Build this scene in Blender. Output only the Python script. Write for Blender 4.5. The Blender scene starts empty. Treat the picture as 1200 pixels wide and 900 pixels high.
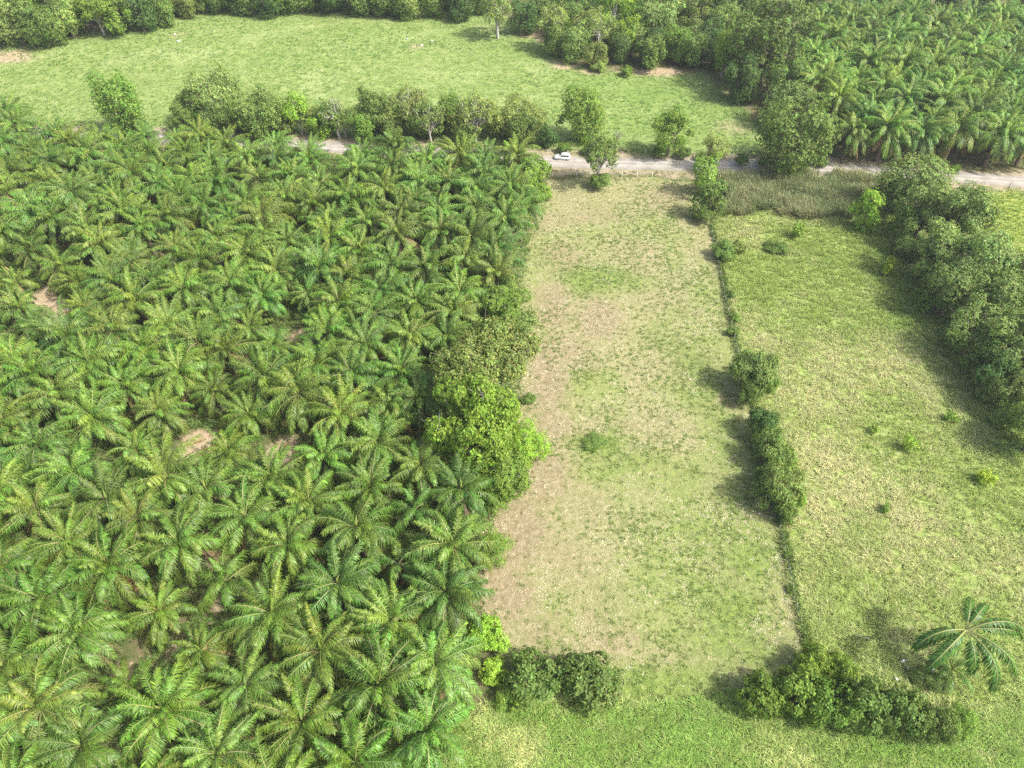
import bpy, math, random
import numpy as np
from mathutils import Vector

rng = np.random.default_rng(7)
random.seed(7)
C = bpy.context.scene.collection
scene = bpy.context.scene

# ------------------------------------------------------------------ camera geometry
CAM_H, FPX, PITCH = 100.0, 850.0, math.radians(46.9)
CP, SP = math.cos(PITCH), math.sin(PITCH)

def at(px, py, z=0.0):
    """ground point (at height z) seen at a pixel of the 1200x900 photograph"""
    a, b = px - 600.0, 450.0 - py
    dx, dy, dz = a, FPX * CP + b * SP, -FPX * SP + b * CP
    t = (z - CAM_H) / dz
    return dx * t, dy * t

def pix(x, y, z=0.0):
    d = y * CP - (z - CAM_H) * SP
    u = y * SP + (z - CAM_H) * CP
    return 600 + FPX * x / d, 450 - FPX * u / d

def depth(x, y, z=0.0):
    return y * CP - (z - CAM_H) * SP

cam = bpy.data.cameras.new('camera'); camo = bpy.data.objects.new('camera', cam); C.objects.link(camo)
camo.location = (0, 0, CAM_H); camo.rotation_euler = (math.pi / 2 - PITCH, 0, 0)
cam.sensor_fit = 'HORIZONTAL'; cam.sensor_width = 36; cam.lens = FPX / 1200 * 36
cam.clip_start = 0.5; cam.clip_end = 5000
scene.camera = camo

# ------------------------------------------------------------------ light
ELEV, SAZ = math.radians(50), math.radians(24)
tosun = Vector((math.cos(ELEV) * math.cos(SAZ), -math.cos(ELEV) * math.sin(SAZ), math.sin(ELEV)))
sl = bpy.data.lights.new('sun', 'SUN'); sl.energy = 3.2; sl.angle = math.radians(0.6); sl.color = (1.0, 0.965, 0.90)
so = bpy.data.objects.new('sun', sl); C.objects.link(so)
so.rotation_euler = (-tosun).to_track_quat('-Z', 'Y').to_euler()
w = bpy.data.worlds.new('World'); scene.world = w; w.use_nodes = True
nt = w.node_tree
sky = nt.nodes.new('ShaderNodeTexSky'); sky.sky_type = 'NISHITA'; sky.sun_disc = False
sky.sun_elevation = ELEV; sky.sun_rotation = math.atan2(tosun.x, tosun.y); sky.dust_density = 5.0; sky.air_density = 0.8; sky.ozone_density = 0.6
bg = nt.nodes['Background']; bg.inputs['Strength'].default_value = 0.15
nt.links.new(sky.outputs[0], bg.inputs['Color'])
scene.view_settings.view_transform = 'Standard'; scene.view_settings.look = 'None'
scene.view_settings.exposure = 0.98; scene.view_settings.gamma = 1.0
scene.cycles.use_denoising = False
scene.cycles.max_bounces = 8; scene.cycles.diffuse_bounces = 4; scene.cycles.transmission_bounces = 4; scene.cycles.volume_bounces = 0
scene.cycles.glossy_bounces = 2

# ------------------------------------------------------------------ mesh helpers
def make_mesh(name, V, F, col=None, mat=None, smooth=False, mats=None, midx=None, attrs=None):
    V = np.asarray(V, np.float32).reshape(-1, 3); F = np.asarray(F, np.int32)
    n = F.shape[1]
    me = bpy.data.meshes.new(name)
    me.vertices.add(len(V)); me.vertices.foreach_set('co', V.ravel())
    me.loops.add(F.size); me.loops.foreach_set('vertex_index', F.ravel())
    me.polygons.add(len(F))
    me.polygons.foreach_set('loop_start', np.arange(0, F.size, n, dtype=np.int32))
    me.polygons.foreach_set('loop_total', np.full(len(F), n, np.int32))
    if smooth: me.polygons.foreach_set('use_smooth', np.ones(len(F), bool))
    if col is not None:
        a = me.attributes.new('col', 'FLOAT_COLOR', 'FACE')
        c = np.ones((len(F), 4), np.float32); c[:, :3] = col
        a.data.foreach_set('color', c.ravel())
    for k, v in (attrs or {}).items():
        a = me.attributes.new(k, 'FLOAT', 'POINT'); a.data.foreach_set('value', np.asarray(v, np.float32))
    if mat: me.materials.append(mat)
    me.update(calc_edges=True)
    return me

def obj(name, me, parent=None):
    o = bpy.data.objects.new(name, me); C.objects.link(o); o.parent = parent
    return o

def tag(o, label, cat, group=None, kind=None):
    o['label'] = label; o['category'] = cat
    if group: o['group'] = group
    if kind: o['kind'] = kind
    return o

class Geo:
    """collects quads with a colour per face"""
    def __init__(s): s.V = []; s.F = []; s.c = []; s.n = 0
    def add(s, V, F, col):
        V = np.asarray(V, float).reshape(-1, 3); F = np.asarray(F, int).reshape(-1, 4)
        s.V.append(V); s.F.append(F + s.n); s.n += len(V)
        c = np.asarray(col, float)
        s.c.append(np.broadcast_to(c, (len(F), 3)) if c.ndim == 1 else c)
    def tube(s, P, R, col, sides=5, cap=False):
        P = np.asarray(P, float); R = np.asarray(R, float); m = len(P)
        T = np.gradient(P, axis=0); T /= np.linalg.norm(T, axis=1, keepdims=True) + 1e-9
        ref = np.array([0, 0, 1.0]) if abs(T[:, 2]).mean() < 0.8 else np.array([1.0, 0, 0])
        A = np.cross(T, ref); A /= np.linalg.norm(A, axis=1, keepdims=True) + 1e-9
        B = np.cross(T, A)
        th = np.arange(sides) * 2 * math.pi / sides
        ring = P[:, None] + R[:, None, None] * (np.cos(th)[None, :, None] * A[:, None] + np.sin(th)[None, :, None] * B[:, None])
        i = np.arange(m - 1)[:, None]; k = np.arange(sides)[None]
        k2 = (k + 1) % sides
        F = np.stack([i * sides + k, i * sides + k2, (i + 1) * sides + k2, (i + 1) * sides + k], -1).reshape(-1, 4)
        s.add(ring, F, col)
    def box(s, lo, hi, col):
        x0, y0, z0 = lo; x1, y1, z1 = hi
        V = [(x0,y0,z0),(x1,y0,z0),(x1,y1,z0),(x0,y1,z0),(x0,y0,z1),(x1,y0,z1),(x1,y1,z1),(x0,y1,z1)]
        s.add(V, [(0,3,2,1),(4,5,6,7),(0,1,5,4),(1,2,6,5),(2,3,7,6),(3,0,4,7)], col)
    def mesh(s, name, mat, smooth=False):
        return make_mesh(name, np.concatenate(s.V), np.concatenate(s.F), np.concatenate(s.c), mat, smooth)

def jit(base, n, sd=0.15, r=None):
    r = r or rng
    k = np.exp(r.normal(0, sd, (n, 1))) * np.exp(r.normal(0, sd * 0.35, (n, 3)))
    return np.asarray(base)[None] * k if np.ndim(base) == 1 else np.asarray(base) * k

def vnoise(x, y, scale, seed=0):
    """smooth value noise 0..1 on arrays"""
    r = np.random.default_rng(seed); G = r.random((256, 256))
    u = np.asarray(x, float) / scale; v = np.asarray(y, float) / scale
    iu = np.floor(u).astype(int); iv = np.floor(v).astype(int); fu = u - iu; fv = v - iv
    fu = fu * fu * (3 - 2 * fu); fv = fv * fv * (3 - 2 * fv)
    g = lambda a, b: G[a & 255, b & 255]
    return (g(iu, iv) * (1 - fu) + g(iu + 1, iv) * fu) * (1 - fv) + (g(iu, iv + 1) * (1 - fu) + g(iu + 1, iv + 1) * fu) * fv

def fbm(x, y, scale, seed=0, oct=3):
    t = 0; a = 0.5; s = 0
    for i in range(oct):
        t = t + a * vnoise(x, y, scale, seed + i); s += a; a *= 0.5; scale *= 0.5
    return t / s

def inside(poly, x, y):
    P = np.asarray(poly); r = np.zeros(np.shape(x), bool); n = len(P)
    for i in range(n):
        x0, y0 = P[i]; x1, y1 = P[(i + 1) % n]
        c = ((y0 > y) != (y1 > y)) & (x < (x1 - x0) * (y - y0) / (y1 - y0 + 1e-12) + x0)
        r ^= c
    return r

def segdist(poly, x, y, closed=True):
    P = np.asarray(poly, float); d = np.full(np.shape(x), 1e9); n = len(P)
    for i in range(n if closed else n - 1):
        a = P[i]; b = P[(i + 1) % n]; ab = b - a
        t = np.clip(((x - a[0]) * ab[0] + (y - a[1]) * ab[1]) / (ab @ ab + 1e-12), 0, 1)
        d = np.minimum(d, np.hypot(x - a[0] - t * ab[0], y - a[1] - t * ab[1]))
    return d

def sdf(poly, x, y):
    d = segdist(poly, x, y); return np.where(inside(poly, x, y), d, -d)

def gpoly(pts, z=0): return [at(a, b, z) for a, b in pts]

# ------------------------------------------------------------------ materials
def mat_new(name):
    m = bpy.data.materials.new(name); m.use_nodes = True
    return m, m.node_tree, m.node_tree.nodes['Principled BSDF']

def foliage_mat(name, rough=0.5, spec=0.4, trans=0.25, tint=(1.25, 1.2, 0.55), var=0.25):
    m, t, b = mat_new(name); N, L = t.nodes, t.links
    at_ = N.new('ShaderNodeAttribute'); at_.attribute_name = 'col'
    oi = N.new('ShaderNodeObjectInfo')
    mul = N.new('ShaderNodeMix'); mul.data_type = 'RGBA'; mul.blend_type = 'MULTIPLY'; mul.inputs[0].default_value = 1
    L.new(at_.outputs['Color'], mul.inputs[6]); L.new(oi.outputs['Color'], mul.inputs[7])
    mr = N.new('ShaderNodeMapRange'); mr.inputs[3].default_value = 1 - var; mr.inputs[4].default_value = 1 + var
    L.new(oi.outputs['Random'], mr.inputs[0])
    hs = N.new('ShaderNodeHueSaturation'); L.new(mul.outputs[2], hs.inputs['Color']); L.new(mr.outputs[0], hs.inputs['Value'])
    mh = N.new('ShaderNodeMapRange'); mh.inputs[3].default_value = 0.493; mh.inputs[4].default_value = 0.507
    wn = N.new('ShaderNodeTexWhiteNoise'); wn.noise_dimensions = '1D'; L.new(oi.outputs['Random'], wn.inputs['W'])
    L.new(wn.outputs['Value'], mh.inputs[0]); L.new(mh.outputs[0], hs.inputs['Hue'])
    L.new(hs.outputs[0], b.inputs['Base Color'])
    b.inputs['Roughness'].default_value = rough; b.inputs['Specular IOR Level'].default_value = spec
    tr = N.new('ShaderNodeBsdfTranslucent')
    tm = N.new('ShaderNodeMix'); tm.data_type = 'RGBA'; tm.blend_type = 'MULTIPLY'; tm.inputs[0].default_value = 1
    L.new(hs.outputs[0], tm.inputs[6]); tm.inputs[7].default_value = (*tint, 1); L.new(tm.outputs[2], tr.inputs['Color'])
    mx = N.new('ShaderNodeMixShader'); mx.inputs[0].default_value = trans
    L.new(b.outputs[0], mx.inputs[1]); L.new(tr.outputs[0], mx.inputs[2])
    L.new(mx.outputs[0], N['Material Output'].inputs['Surface'])
    return m

M_palm = foliage_mat('palm_leaf', 0.43, 0.36, 0.30, var=0.16)
M_leaf = foliage_mat('tree_leaf', 0.55, 0.25, 0.36, var=0.15)
M_grass = foliage_mat('grass_blade', 0.6, 0.25, 0.3, var=0.0)
M_dry = foliage_mat('dry_leaf', 0.8, 0.1, 0.15, (1.1, 1.0, 0.8), 0.15)

def bark_mat(name, c0, c1, scale):
    m, t, b = mat_new(name); N, L = t.nodes, t.links
    tc = N.new('ShaderNodeTexCoord'); nz = N.new('ShaderNodeTexNoise'); nz.inputs['Scale'].default_value = scale; nz.inputs['Detail'].default_value = 6
    L.new(tc.outputs['Object'], nz.inputs['Vector'])
    cr = N.new('ShaderNodeValToRGB'); cr.color_ramp.elements[0].position = .35; cr.color_ramp.elements[1].position = .65
    cr.color_ramp.elements[0].color = (*c0, 1); cr.color_ramp.elements[1].color = (*c1, 1)
    L.new(nz.outputs[0], cr.inputs[0]); L.new(cr.outputs[0], b.inputs['Base Color']); b.inputs['Roughness'].default_value = .9
    bp = N.new('ShaderNodeBump'); bp.inputs['Strength'].default_value = .6; L.new(nz.outputs[0], bp.inputs['Height']); L.new(bp.outputs[0], b.inputs['Normal'])
    return m
M_bark = bark_mat('bark', (.10, .08, .06), (.28, .24, .19), 3)
M_palebark = bark_mat('pale_bark', (.30, .28, .24), (.55, .52, .47), 3)
M_palmtrunk = bark_mat('palm_trunk', (.07, .05, .035), (.24, .18, .12), 5)

def plain(name, col, rough=.6, metal=0., spec=.5, nscale=6., nvar=.15):
    m, t, b = mat_new(name); N, L = t.nodes, t.links
    tc = N.new('ShaderNodeTexCoord'); nz = N.new('ShaderNodeTexNoise'); nz.inputs['Scale'].default_value = nscale; nz.inputs['Detail'].default_value = 5
    L.new(tc.outputs['Object'], nz.inputs['Vector'])
    cr = N.new('ShaderNodeValToRGB')
    cr.color_ramp.elements[0].color = (*[c * (1 - nvar) for c in col], 1); cr.color_ramp.elements[1].color = (*[min(1, c * (1 + nvar)) for c in col], 1)
    L.new(nz.outputs[0], cr.inputs[0]); L.new(cr.outputs[0], b.inputs['Base Color'])
    b.inputs['Roughness'].default_value = rough; b.inputs['Metallic'].default_value = metal; b.inputs['Specular IOR Level'].default_value = spec
    return m

# ------------------------------------------------------------------ regions of the ground (metres, traced on the ground plane)
LOT = gpoly([(640,212),(700,209),(810,210),(822,235),(832,262),(846,330),(858,392),(872,440),(888,500),(906,590),(917,640),(930,705),(948,775),
             (930,800),(860,812),(800,826),(735,825),(600,800),(570,745),(560,700),(560,660),(570,600),(590,560),(590,470),(580,400),(585,330),(600,260),(625,225)])
ROUGH = gpoly([(838,250),(900,235),(1010,238),(1060,250),(1180,420),(1390,700),(1460,960),(1160,960),(1130,860),(960,850),(950,775),(932,705),(919,640),(908,590),(890,500),(874,440),(860,392),(848,330)])
FRONT = gpoly([(540,845),(600,815),(735,828),(800,828),(870,815),(960,850),(1140,850),(1200,800),(1330,900),(1420,1060),(440,1060),(520,900)])
PAST = gpoly([(-160,60),(0,43),(60,36),(130,25),(200,16),(240,7),(330,-4),(450,4),(560,14),(620,34),(650,62),(690,80),(760,86),(830,84),(850,110),(890,140),(900,180),(800,182),(640,176),(400,158),(250,150),(100,150),(-40,130),(-200,150)])
REED = gpoly([(842,208),(900,203),(1000,208),(1035,214),(1020,250),(960,258),(900,248),(848,252)])
EAST = gpoly([(1080,222),(1200,224),(1400,235),(1500,420),(1330,420),(1200,300)])
ROADPX = [(-300,150),(100,160),(250,164),(360,171),(450,176),(540,181),(640,190),(720,192),(820,193.5),(920,196),(1000,199),(1100,206),(1200,213),(1330,222),(1600,245)]
ROAD = gpoly(ROADPX)

def blob_field(blobs, X, Y):
    """blobs: (px, py, rx, ry, strength), sizes in metres"""
    f = np.zeros(X.shape)
    for px, py, rx, ry, s in blobs:
        x0, y0 = at(px, py)
        f = np.maximum(f, s * np.exp(-(((X - x0) / rx) ** 2 + ((Y - y0) / ry) ** 2)))
    return f
BARE = [(700,250,16,8,.55),(760,300,12,8,.4),(660,300,8,10,.6),(780,350,10,8,.35),(690,590,10,8,.45),(660,650,9,8,.55),(720,700,9,5,.4),(700,372,6,7,1),(668,412,7,8,.8),(650,360,5,12,.8),(640,440,6,14,.9),(650,500,5,8,.8),(640,560,6,7,1),(610,620,6,8,1.1),(590,690,6,7,1.1),(625,740,6,4,.6),(690,500,8,5,.4),(735,500,6,4,.5),(700,650,8,5,.35),
        (785,232,9,9,.65),(640,255,8,7,.45),(660,230,8,6,.4),(780,770,8,3,.5),(720,755,8,3,.6),(690,730,7,3,.5),(740,440,7,5,.35),(850,470,4,4,.5)]
GREEN = [(700,325,11,6,1),(740,330,9,5,.7),(690,315,5,4,.7),(705,520,6,3.5,1),(740,540,10,4,.6),(700,555,8,3,.6),(820,440,7,14,.6),(850,520,6,10,.6),(790,560,10,6,.5),(800,400,9,9,.5),(640,300,6,6,.4),
         (880,650,7,10,.8),(860,720,9,7,.8),(800,740,9,3,.4),(760,800,14,3,.9),(680,440,6,5,.5),(660,455,4,5,.6),(830,360,6,12,.5),(740,620,9,5,.4),(780,690,9,5,.35),(770,700,14,9,.5),(830,640,12,14,.6),(850,750,12,6,.75),(870,600,6,12,.6),(720,590,10,5,.4),(780,112,26,12,.9),(850,150,14,14,.7),(700,95,16,10,.7),(740,150,20,10,.6),(560,100,20,10,.35),(590,60,14,8,.35),(330,70,16,7,.3),(120,100,14,7,.35),(420,40,18,8,.3)]
SOIL = [(75,34,9,4,1),(115,29,9,4,1),(0,66,12,6,1.1),(620,40,6,4,.9),(645,47,5,4,1),(765,83,14,3.5,1),(665,76,6,3,.9),(690,84,5,3,.7),(210,42,5,6,.4),(487,55,3.0,2.5,.55),(860,150,8,8,.5),
        (230,522,3.4,3.4,1.4),(222,535,2.6,2,1.2),(330,535,3,4.2,1.4),(345,548,2.2,2.8,.9),(75,372,5,3,1.4),(50,350,2.6,5,1.3),(60,360,3,3,1.2),(88,374,3,2.4,1.2),(352,398,4.2,2.8,1.3),(385,172,16,3.5,1),(198,170,3.4,4,1.2),(215,768,2.6,1.8,.9),(145,800,2.4,1.8,.9),(250,655,2,2,.7),(70,280,2,2,.7),(252,708,2,3,.6),
        (530,812,2,1.8,.8),(120,350,2,2,.4),(1190,295,8,8,.4)]

GX0, GX1, GY0, GY1, GS = -260., 340., -10., 420., 1.0
gx = np.arange(GX0, GX1 + .1, GS); gy = np.arange(GY0, GY1 + .1, GS)
X, Y = np.meshgrid(gx, gy)
wx = X + 2.2 * (fbm(X, Y, 7, 11) - .5) * 2; wy = Y + 2.2 * (fbm(X, Y, 7, 21) - .5) * 2
sm = lambda d, w_: np.clip(d / w_ * .5 + .5, 0, 1)
d_road = segdist(ROAD, X, Y, False)
W = {}
W['w_lot'] = sm(sdf(LOT, wx, wy), 1.8)
W['w_rough'] = sm(sdf(ROUGH, wx, wy), 2)
W['w_front'] = sm(sdf(FRONT, X + (wx - X) * 1.6, Y + (wy - Y) * 1.6), 4)
W['w_past'] = sm(sdf(PAST, wx, wy), 4)
W['w_east'] = sm(sdf(EAST, wx, wy), 4)
W['w_verge'] = sm(5.6 - segdist(ROAD, wx, wy, False), 2.6)
W['w_bare'] = np.clip(blob_field(BARE, wx, wy), 0, 1)
W['w_green'] = np.clip(blob_field(GREEN, wx, wy), 0, 1)
W['w_soil'] = np.clip(blob_field(SOIL, wx, wy), 0, 1)
Z = (fbm(X, Y, 9, 31) - .5) * .35 + (fbm(X, Y, 2.5, 41, 2) - .5) * .18 * (W['w_rough'] + W['w_front'])
Z *= np.clip((d_road - 4) / 5, 0, 1)

# ------------------------------------------------------------------ ground material
def ground_mat():
    m, t, b = mat_new('ground_cover'); N, L = t.nodes, t.links
    tc = N.new('ShaderNodeTexCoord')
    def noise(scale, detail=4, rough=.6, dist=0.):
        n = N.new('ShaderNodeTexNoise'); n.inputs['Scale'].default_value = scale; n.inputs['Detail'].default_value = detail
        n.inputs['Roughness'].default_value = rough; n.inputs['Distortion'].default_value = dist
        L.new(tc.outputs['Object'], n.inputs['Vector']); return n.outputs[0]
    def ramp(src, stops):
        r = N.new('ShaderNodeValToRGB'); e = r.color_ramp.elements
        while len(e) < len(stops): e.new(.5)
        for i, (p, c) in enumerate(stops): e[i].position = p; e[i].color = (*c, 1) if len(c) == 3 else c
        L.new(src, r.inputs[0]); return r.outputs[0]
    def val(src, lo, hi):
        r = N.new('ShaderNodeMapRange'); r.interpolation_type = 'SMOOTHSTEP'; r.inputs[1].default_value = lo; r.inputs[2].default_value = hi
        L.new(src, r.inputs[0]); return r.outputs[0]
    def mix(f, a, b_, mode='MIX'):
        n = N.new('ShaderNodeMix'); n.data_type = 'RGBA'; n.blend_type = mode
        for i, s in ((0, f), (6, a), (7, b_)):
            if isinstance(s, (int, float)): n.inputs[i].default_value = s
            elif isinstance(s, tuple): n.inputs[i].default_value = (*s, 1)
            else: L.new(s, n.inputs[i])
        return n.outputs[2]
    def math_(op, a, b_):
        n = N.new('ShaderNodeMath'); n.operation = op
        for i, s in ((0, a), (1, b_)):
            if isinstance(s, (int, float)): n.inputs[i].default_value = s
            else: L.new(s, n.inputs[i])
        return n.outputs[0]
    def attr(k):
        a = N.new('ShaderNodeAttribute'); a.attribute_name = k; return a.outputs['Fac']
    n_big = noise(.06, 4); n_mid = noise(.35, 5); n_clump = noise(1.1, 4, .65, .4); n_fine = noise(4.5, 4, .7); n_streak = noise(2.2, 5, .7, 1.2)
    def edge(k, w_=.28):
        s = math_('ADD', attr(k), math_('MULTIPLY', math_('SUBTRACT', n_clump, .5), 1.1)); return val(s, .5 - w_, .5 + w_)
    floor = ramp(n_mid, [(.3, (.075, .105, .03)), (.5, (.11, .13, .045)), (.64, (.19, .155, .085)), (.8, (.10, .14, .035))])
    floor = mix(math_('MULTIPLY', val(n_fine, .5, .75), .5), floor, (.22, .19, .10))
    soil = ramp(n_streak, [(.3, (.27, .20, .12)), (.55, (.42, .335, .215)), (.75, (.52, .43, .29))])
    # mown lot: straw clippings, short green, bare earth
    lot = ramp(n_clump, [(.3, (.175, .19, .07)), (.48, (.245, .245, .11)), (.6, (.315, .30, .155)), (.75, (.215, .235, .08))])
    lot = mix(val(n_big, .46, .60), lot, mix(.7, lot, (.205, .26, .075)))
    gcol = ramp(n_clump, [(.35, (.11, .17, .035)), (.65, (.20, .27, .06))])
    bcol = ramp(n_clump, [(.35, (.19, .155, .085)), (.65, (.30, .255, .155))])
    lot = mix(edge('w_green', .4), lot, gcol)
    lot = mix(edge('w_bare', .35), lot, bcol)
    lot = mix(math_('MULTIPLY', val(n_streak, .56, .66), .6), lot, (.42, .375, .23))
    lot = mix(math_('MULTIPLY', val(n_fine, .58, .7), .5), lot, (.10, .145, .04))
    rough = ramp(n_clump, [(.32, (.17, .24, .055)), (.5, (.22, .295, .075)), (.62, (.31, .34, .13)), (.8, (.20, .28, .065))])
    front = ramp(n_clump, [(.32, (.17, .24, .05)), (.6, (.25, .32, .08)), (.8, (.33, .36, .13))])
    past = ramp(n_mid, [(.3, (.14, .215, .05)), (.5, (.20, .275, .075)), (.62, (.265, .32, .115)), (.8, (.17, .24, .06))])
    past = mix(math_('MULTIPLY', val(n_fine, .5, .68), .55), past, (.11, .16, .04))
    past = mix(math_('MULTIPLY', val(n_big, .52, .64), .6), past, (.28, .34, .13))
    past = mix(math_('MULTIPLY', attr('w_green'), .8), past, (.145, .235, .05))
    east = ramp(n_mid, [(.3, (.18, .25, .05)), (.6, (.28, .33, .07))])
    verge = ramp(n_mid, [(.3, (.17, .18, .07)), (.5, (.30, .26, .17)), (.7, (.40, .345, .24))])
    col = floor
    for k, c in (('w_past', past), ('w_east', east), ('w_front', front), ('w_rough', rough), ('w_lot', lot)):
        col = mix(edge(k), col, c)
    col = mix(edge('w_verge', .25), col, verge)
    col = mix(edge('w_soil', .3), col, soil)
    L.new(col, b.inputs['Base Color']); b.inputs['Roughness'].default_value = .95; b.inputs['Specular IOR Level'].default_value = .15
    bp = N.new('ShaderNodeBump'); bp.inputs['Strength'].default_value = 1; bp.inputs['Distance'].default_value = .25
    L.new(math_('ADD', n_clump, math_('MULTIPLY', n_fine, .5)), bp.inputs['Height']); L.new(bp.outputs[0], b.inputs['Normal'])
    return m
M_ground = ground_mat()

ny, nx = X.shape
idx = np.arange(ny * nx).reshape(ny, nx)
Fall = np.stack([idx[:-1, :-1], idx[:-1, 1:], idx[1:, 1:], idx[1:, :-1]], -1).reshape(-1, 4)
def fmean(a): return ((a[:-1, :-1] + a[:-1, 1:] + a[1:, 1:] + a[1:, :-1]) / 4).ravel()
region = np.zeros(len(Fall), int)
for i, k in enumerate(('w_past', 'w_east', 'w_front', 'w_rough', 'w_lot')): region[fmean(W[k]) > .5] = i + 1
region[fmean(W['w_verge']) > .55] = 6
names = ['ground', 'pasture', 'far_field', 'grass_strip', 'rough_field', 'mown_lot', 'road_verge']
glabels = ['shaded brown soil under the oil palms', 'pale green open pasture beyond the road', 'yellow green field behind the right tree row',
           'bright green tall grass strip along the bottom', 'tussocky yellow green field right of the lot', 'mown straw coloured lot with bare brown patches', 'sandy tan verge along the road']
VV = np.stack([X, Y, Z], -1).reshape(-1, 3)
for i, nm in enumerate(names):
    F = Fall[region == i]
    used, inv = np.unique(F, return_inverse=True)
    me = make_mesh(nm, VV[used], inv.reshape(-1, 4), mat=M_ground, smooth=True, attrs={k: v.ravel()[used] for k, v in W.items()})
    tag(obj(nm, me), glabels[i], 'ground', kind='structure')
g = Geo(); g.add([(-3000,-800,-.6),(3000,-800,-.6),(3000,4000,-.6),(-3000,4000,-.6)], [(0,1,2,3)], (1,1,1))
tag(obj('terrain', g.mesh('terrain', M_ground)), 'flat land reaching to the horizon', 'terrain', kind='structure')

# road
def road_mat():
    m, t, b = mat_new('gravel_road'); N, L = t.nodes, t.links
    tc = N.new('ShaderNodeTexCoord')
    n1 = N.new('ShaderNodeTexNoise'); n1.inputs['Scale'].default_value = .35; n1.inputs['Detail'].default_value = 6
    n2 = N.new('ShaderNodeTexNoise'); n2.inputs['Scale'].default_value = 9; n2.inputs['Detail'].default_value = 3
    L.new(tc.outputs['Object'], n1.inputs['Vector']); L.new(tc.outputs['Object'], n2.inputs['Vector'])
    cr = N.new('ShaderNodeValToRGB'); e = cr.color_ramp.elements
    e[0].position = .35; e[0].color = (.26, .243, .21, 1); e[1].position = .65; e[1].color = (.36, .34, .295, 1)
    L.new(n1.outputs[0], cr.inputs[0])
    mx = N.new('ShaderNodeMix'); mx.data_type = 'RGBA'; mx.blend_type = 'OVERLAY'; mx.inputs[0].default_value = .35
    L.new(cr.outputs[0], mx.inputs[6]); L.new(n2.outputs[0], mx.inputs[7]); at_ = N.new('ShaderNodeAttribute'); at_.attribute_name = 'col'; m2 = N.new('ShaderNodeMix'); m2.data_type = 'RGBA'; m2.blend_type = 'MULTIPLY'; m2.inputs[0].default_value = 1; L.new(mx.outputs[2], m2.inputs[6]); L.new(at_.outputs['Color'], m2.inputs[7]); L.new(m2.outputs[2], b.inputs['Base Color'])
    b.inputs['Roughness'].default_value = .95
    return m
def smooth_line(P, step=3.):
    P = np.asarray(P, float); d = np.r_[0, np.cumsum(np.hypot(*np.diff(P, axis=0).T))]
    t = np.arange(0, d[-1], step); Q = np.stack([np.interp(t, d, P[:, 0]), np.interp(t, d, P[:, 1])], 1)
    k = np.ones(9) / 9; pad = np.pad(Q, ((4, 4), (0, 0)), mode='edge')
    return np.stack([np.convolve(pad[:, i], k, 'valid') for i in (0, 1)], 1)
RL = smooth_line(ROAD)
T = np.gradient(RL, axis=0); T /= np.linalg.norm(T, axis=1, keepdims=True); Nn = np.stack([-T[:, 1], T[:, 0]], 1)
cross_ = np.array([-2.7, -1.9, -1.1, -.45, .45, 1.1, 1.9, 2.7]); crown_z = np.array([.03, .08, .10, .12, .12, .10, .08, .03])
hw = 1 + .10 * (fbm(RL[:, 0], RL[:, 1] * 0, 9, 5) - .5)
V = np.zeros((len(RL), 8, 3)); V[:, :, :2] = RL[:, None] + Nn[:, None] * (cross_[None] * hw[:, None])[..., None]; V[:, :, 2] = crown_z
i = np.arange(len(RL) - 1)[:, None]; k = np.arange(7)[None]
F = np.stack([i * 8 + k, (i + 1) * 8 + k, (i + 1) * 8 + k + 1, i * 8 + k + 1], -1).reshape(-1, 4)[:, ::-1]
rc = np.tile(np.array([.84, .95, 1.1, .9, 1.1, .95, .84]), len(RL) - 1)[:, None] * np.ones(3)
tag(obj('road', make_mesh('road', V, F, rc, mat=road_mat(), smooth=True)), 'pale grey unpaved road crossing the view', 'road', kind='structure')

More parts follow.
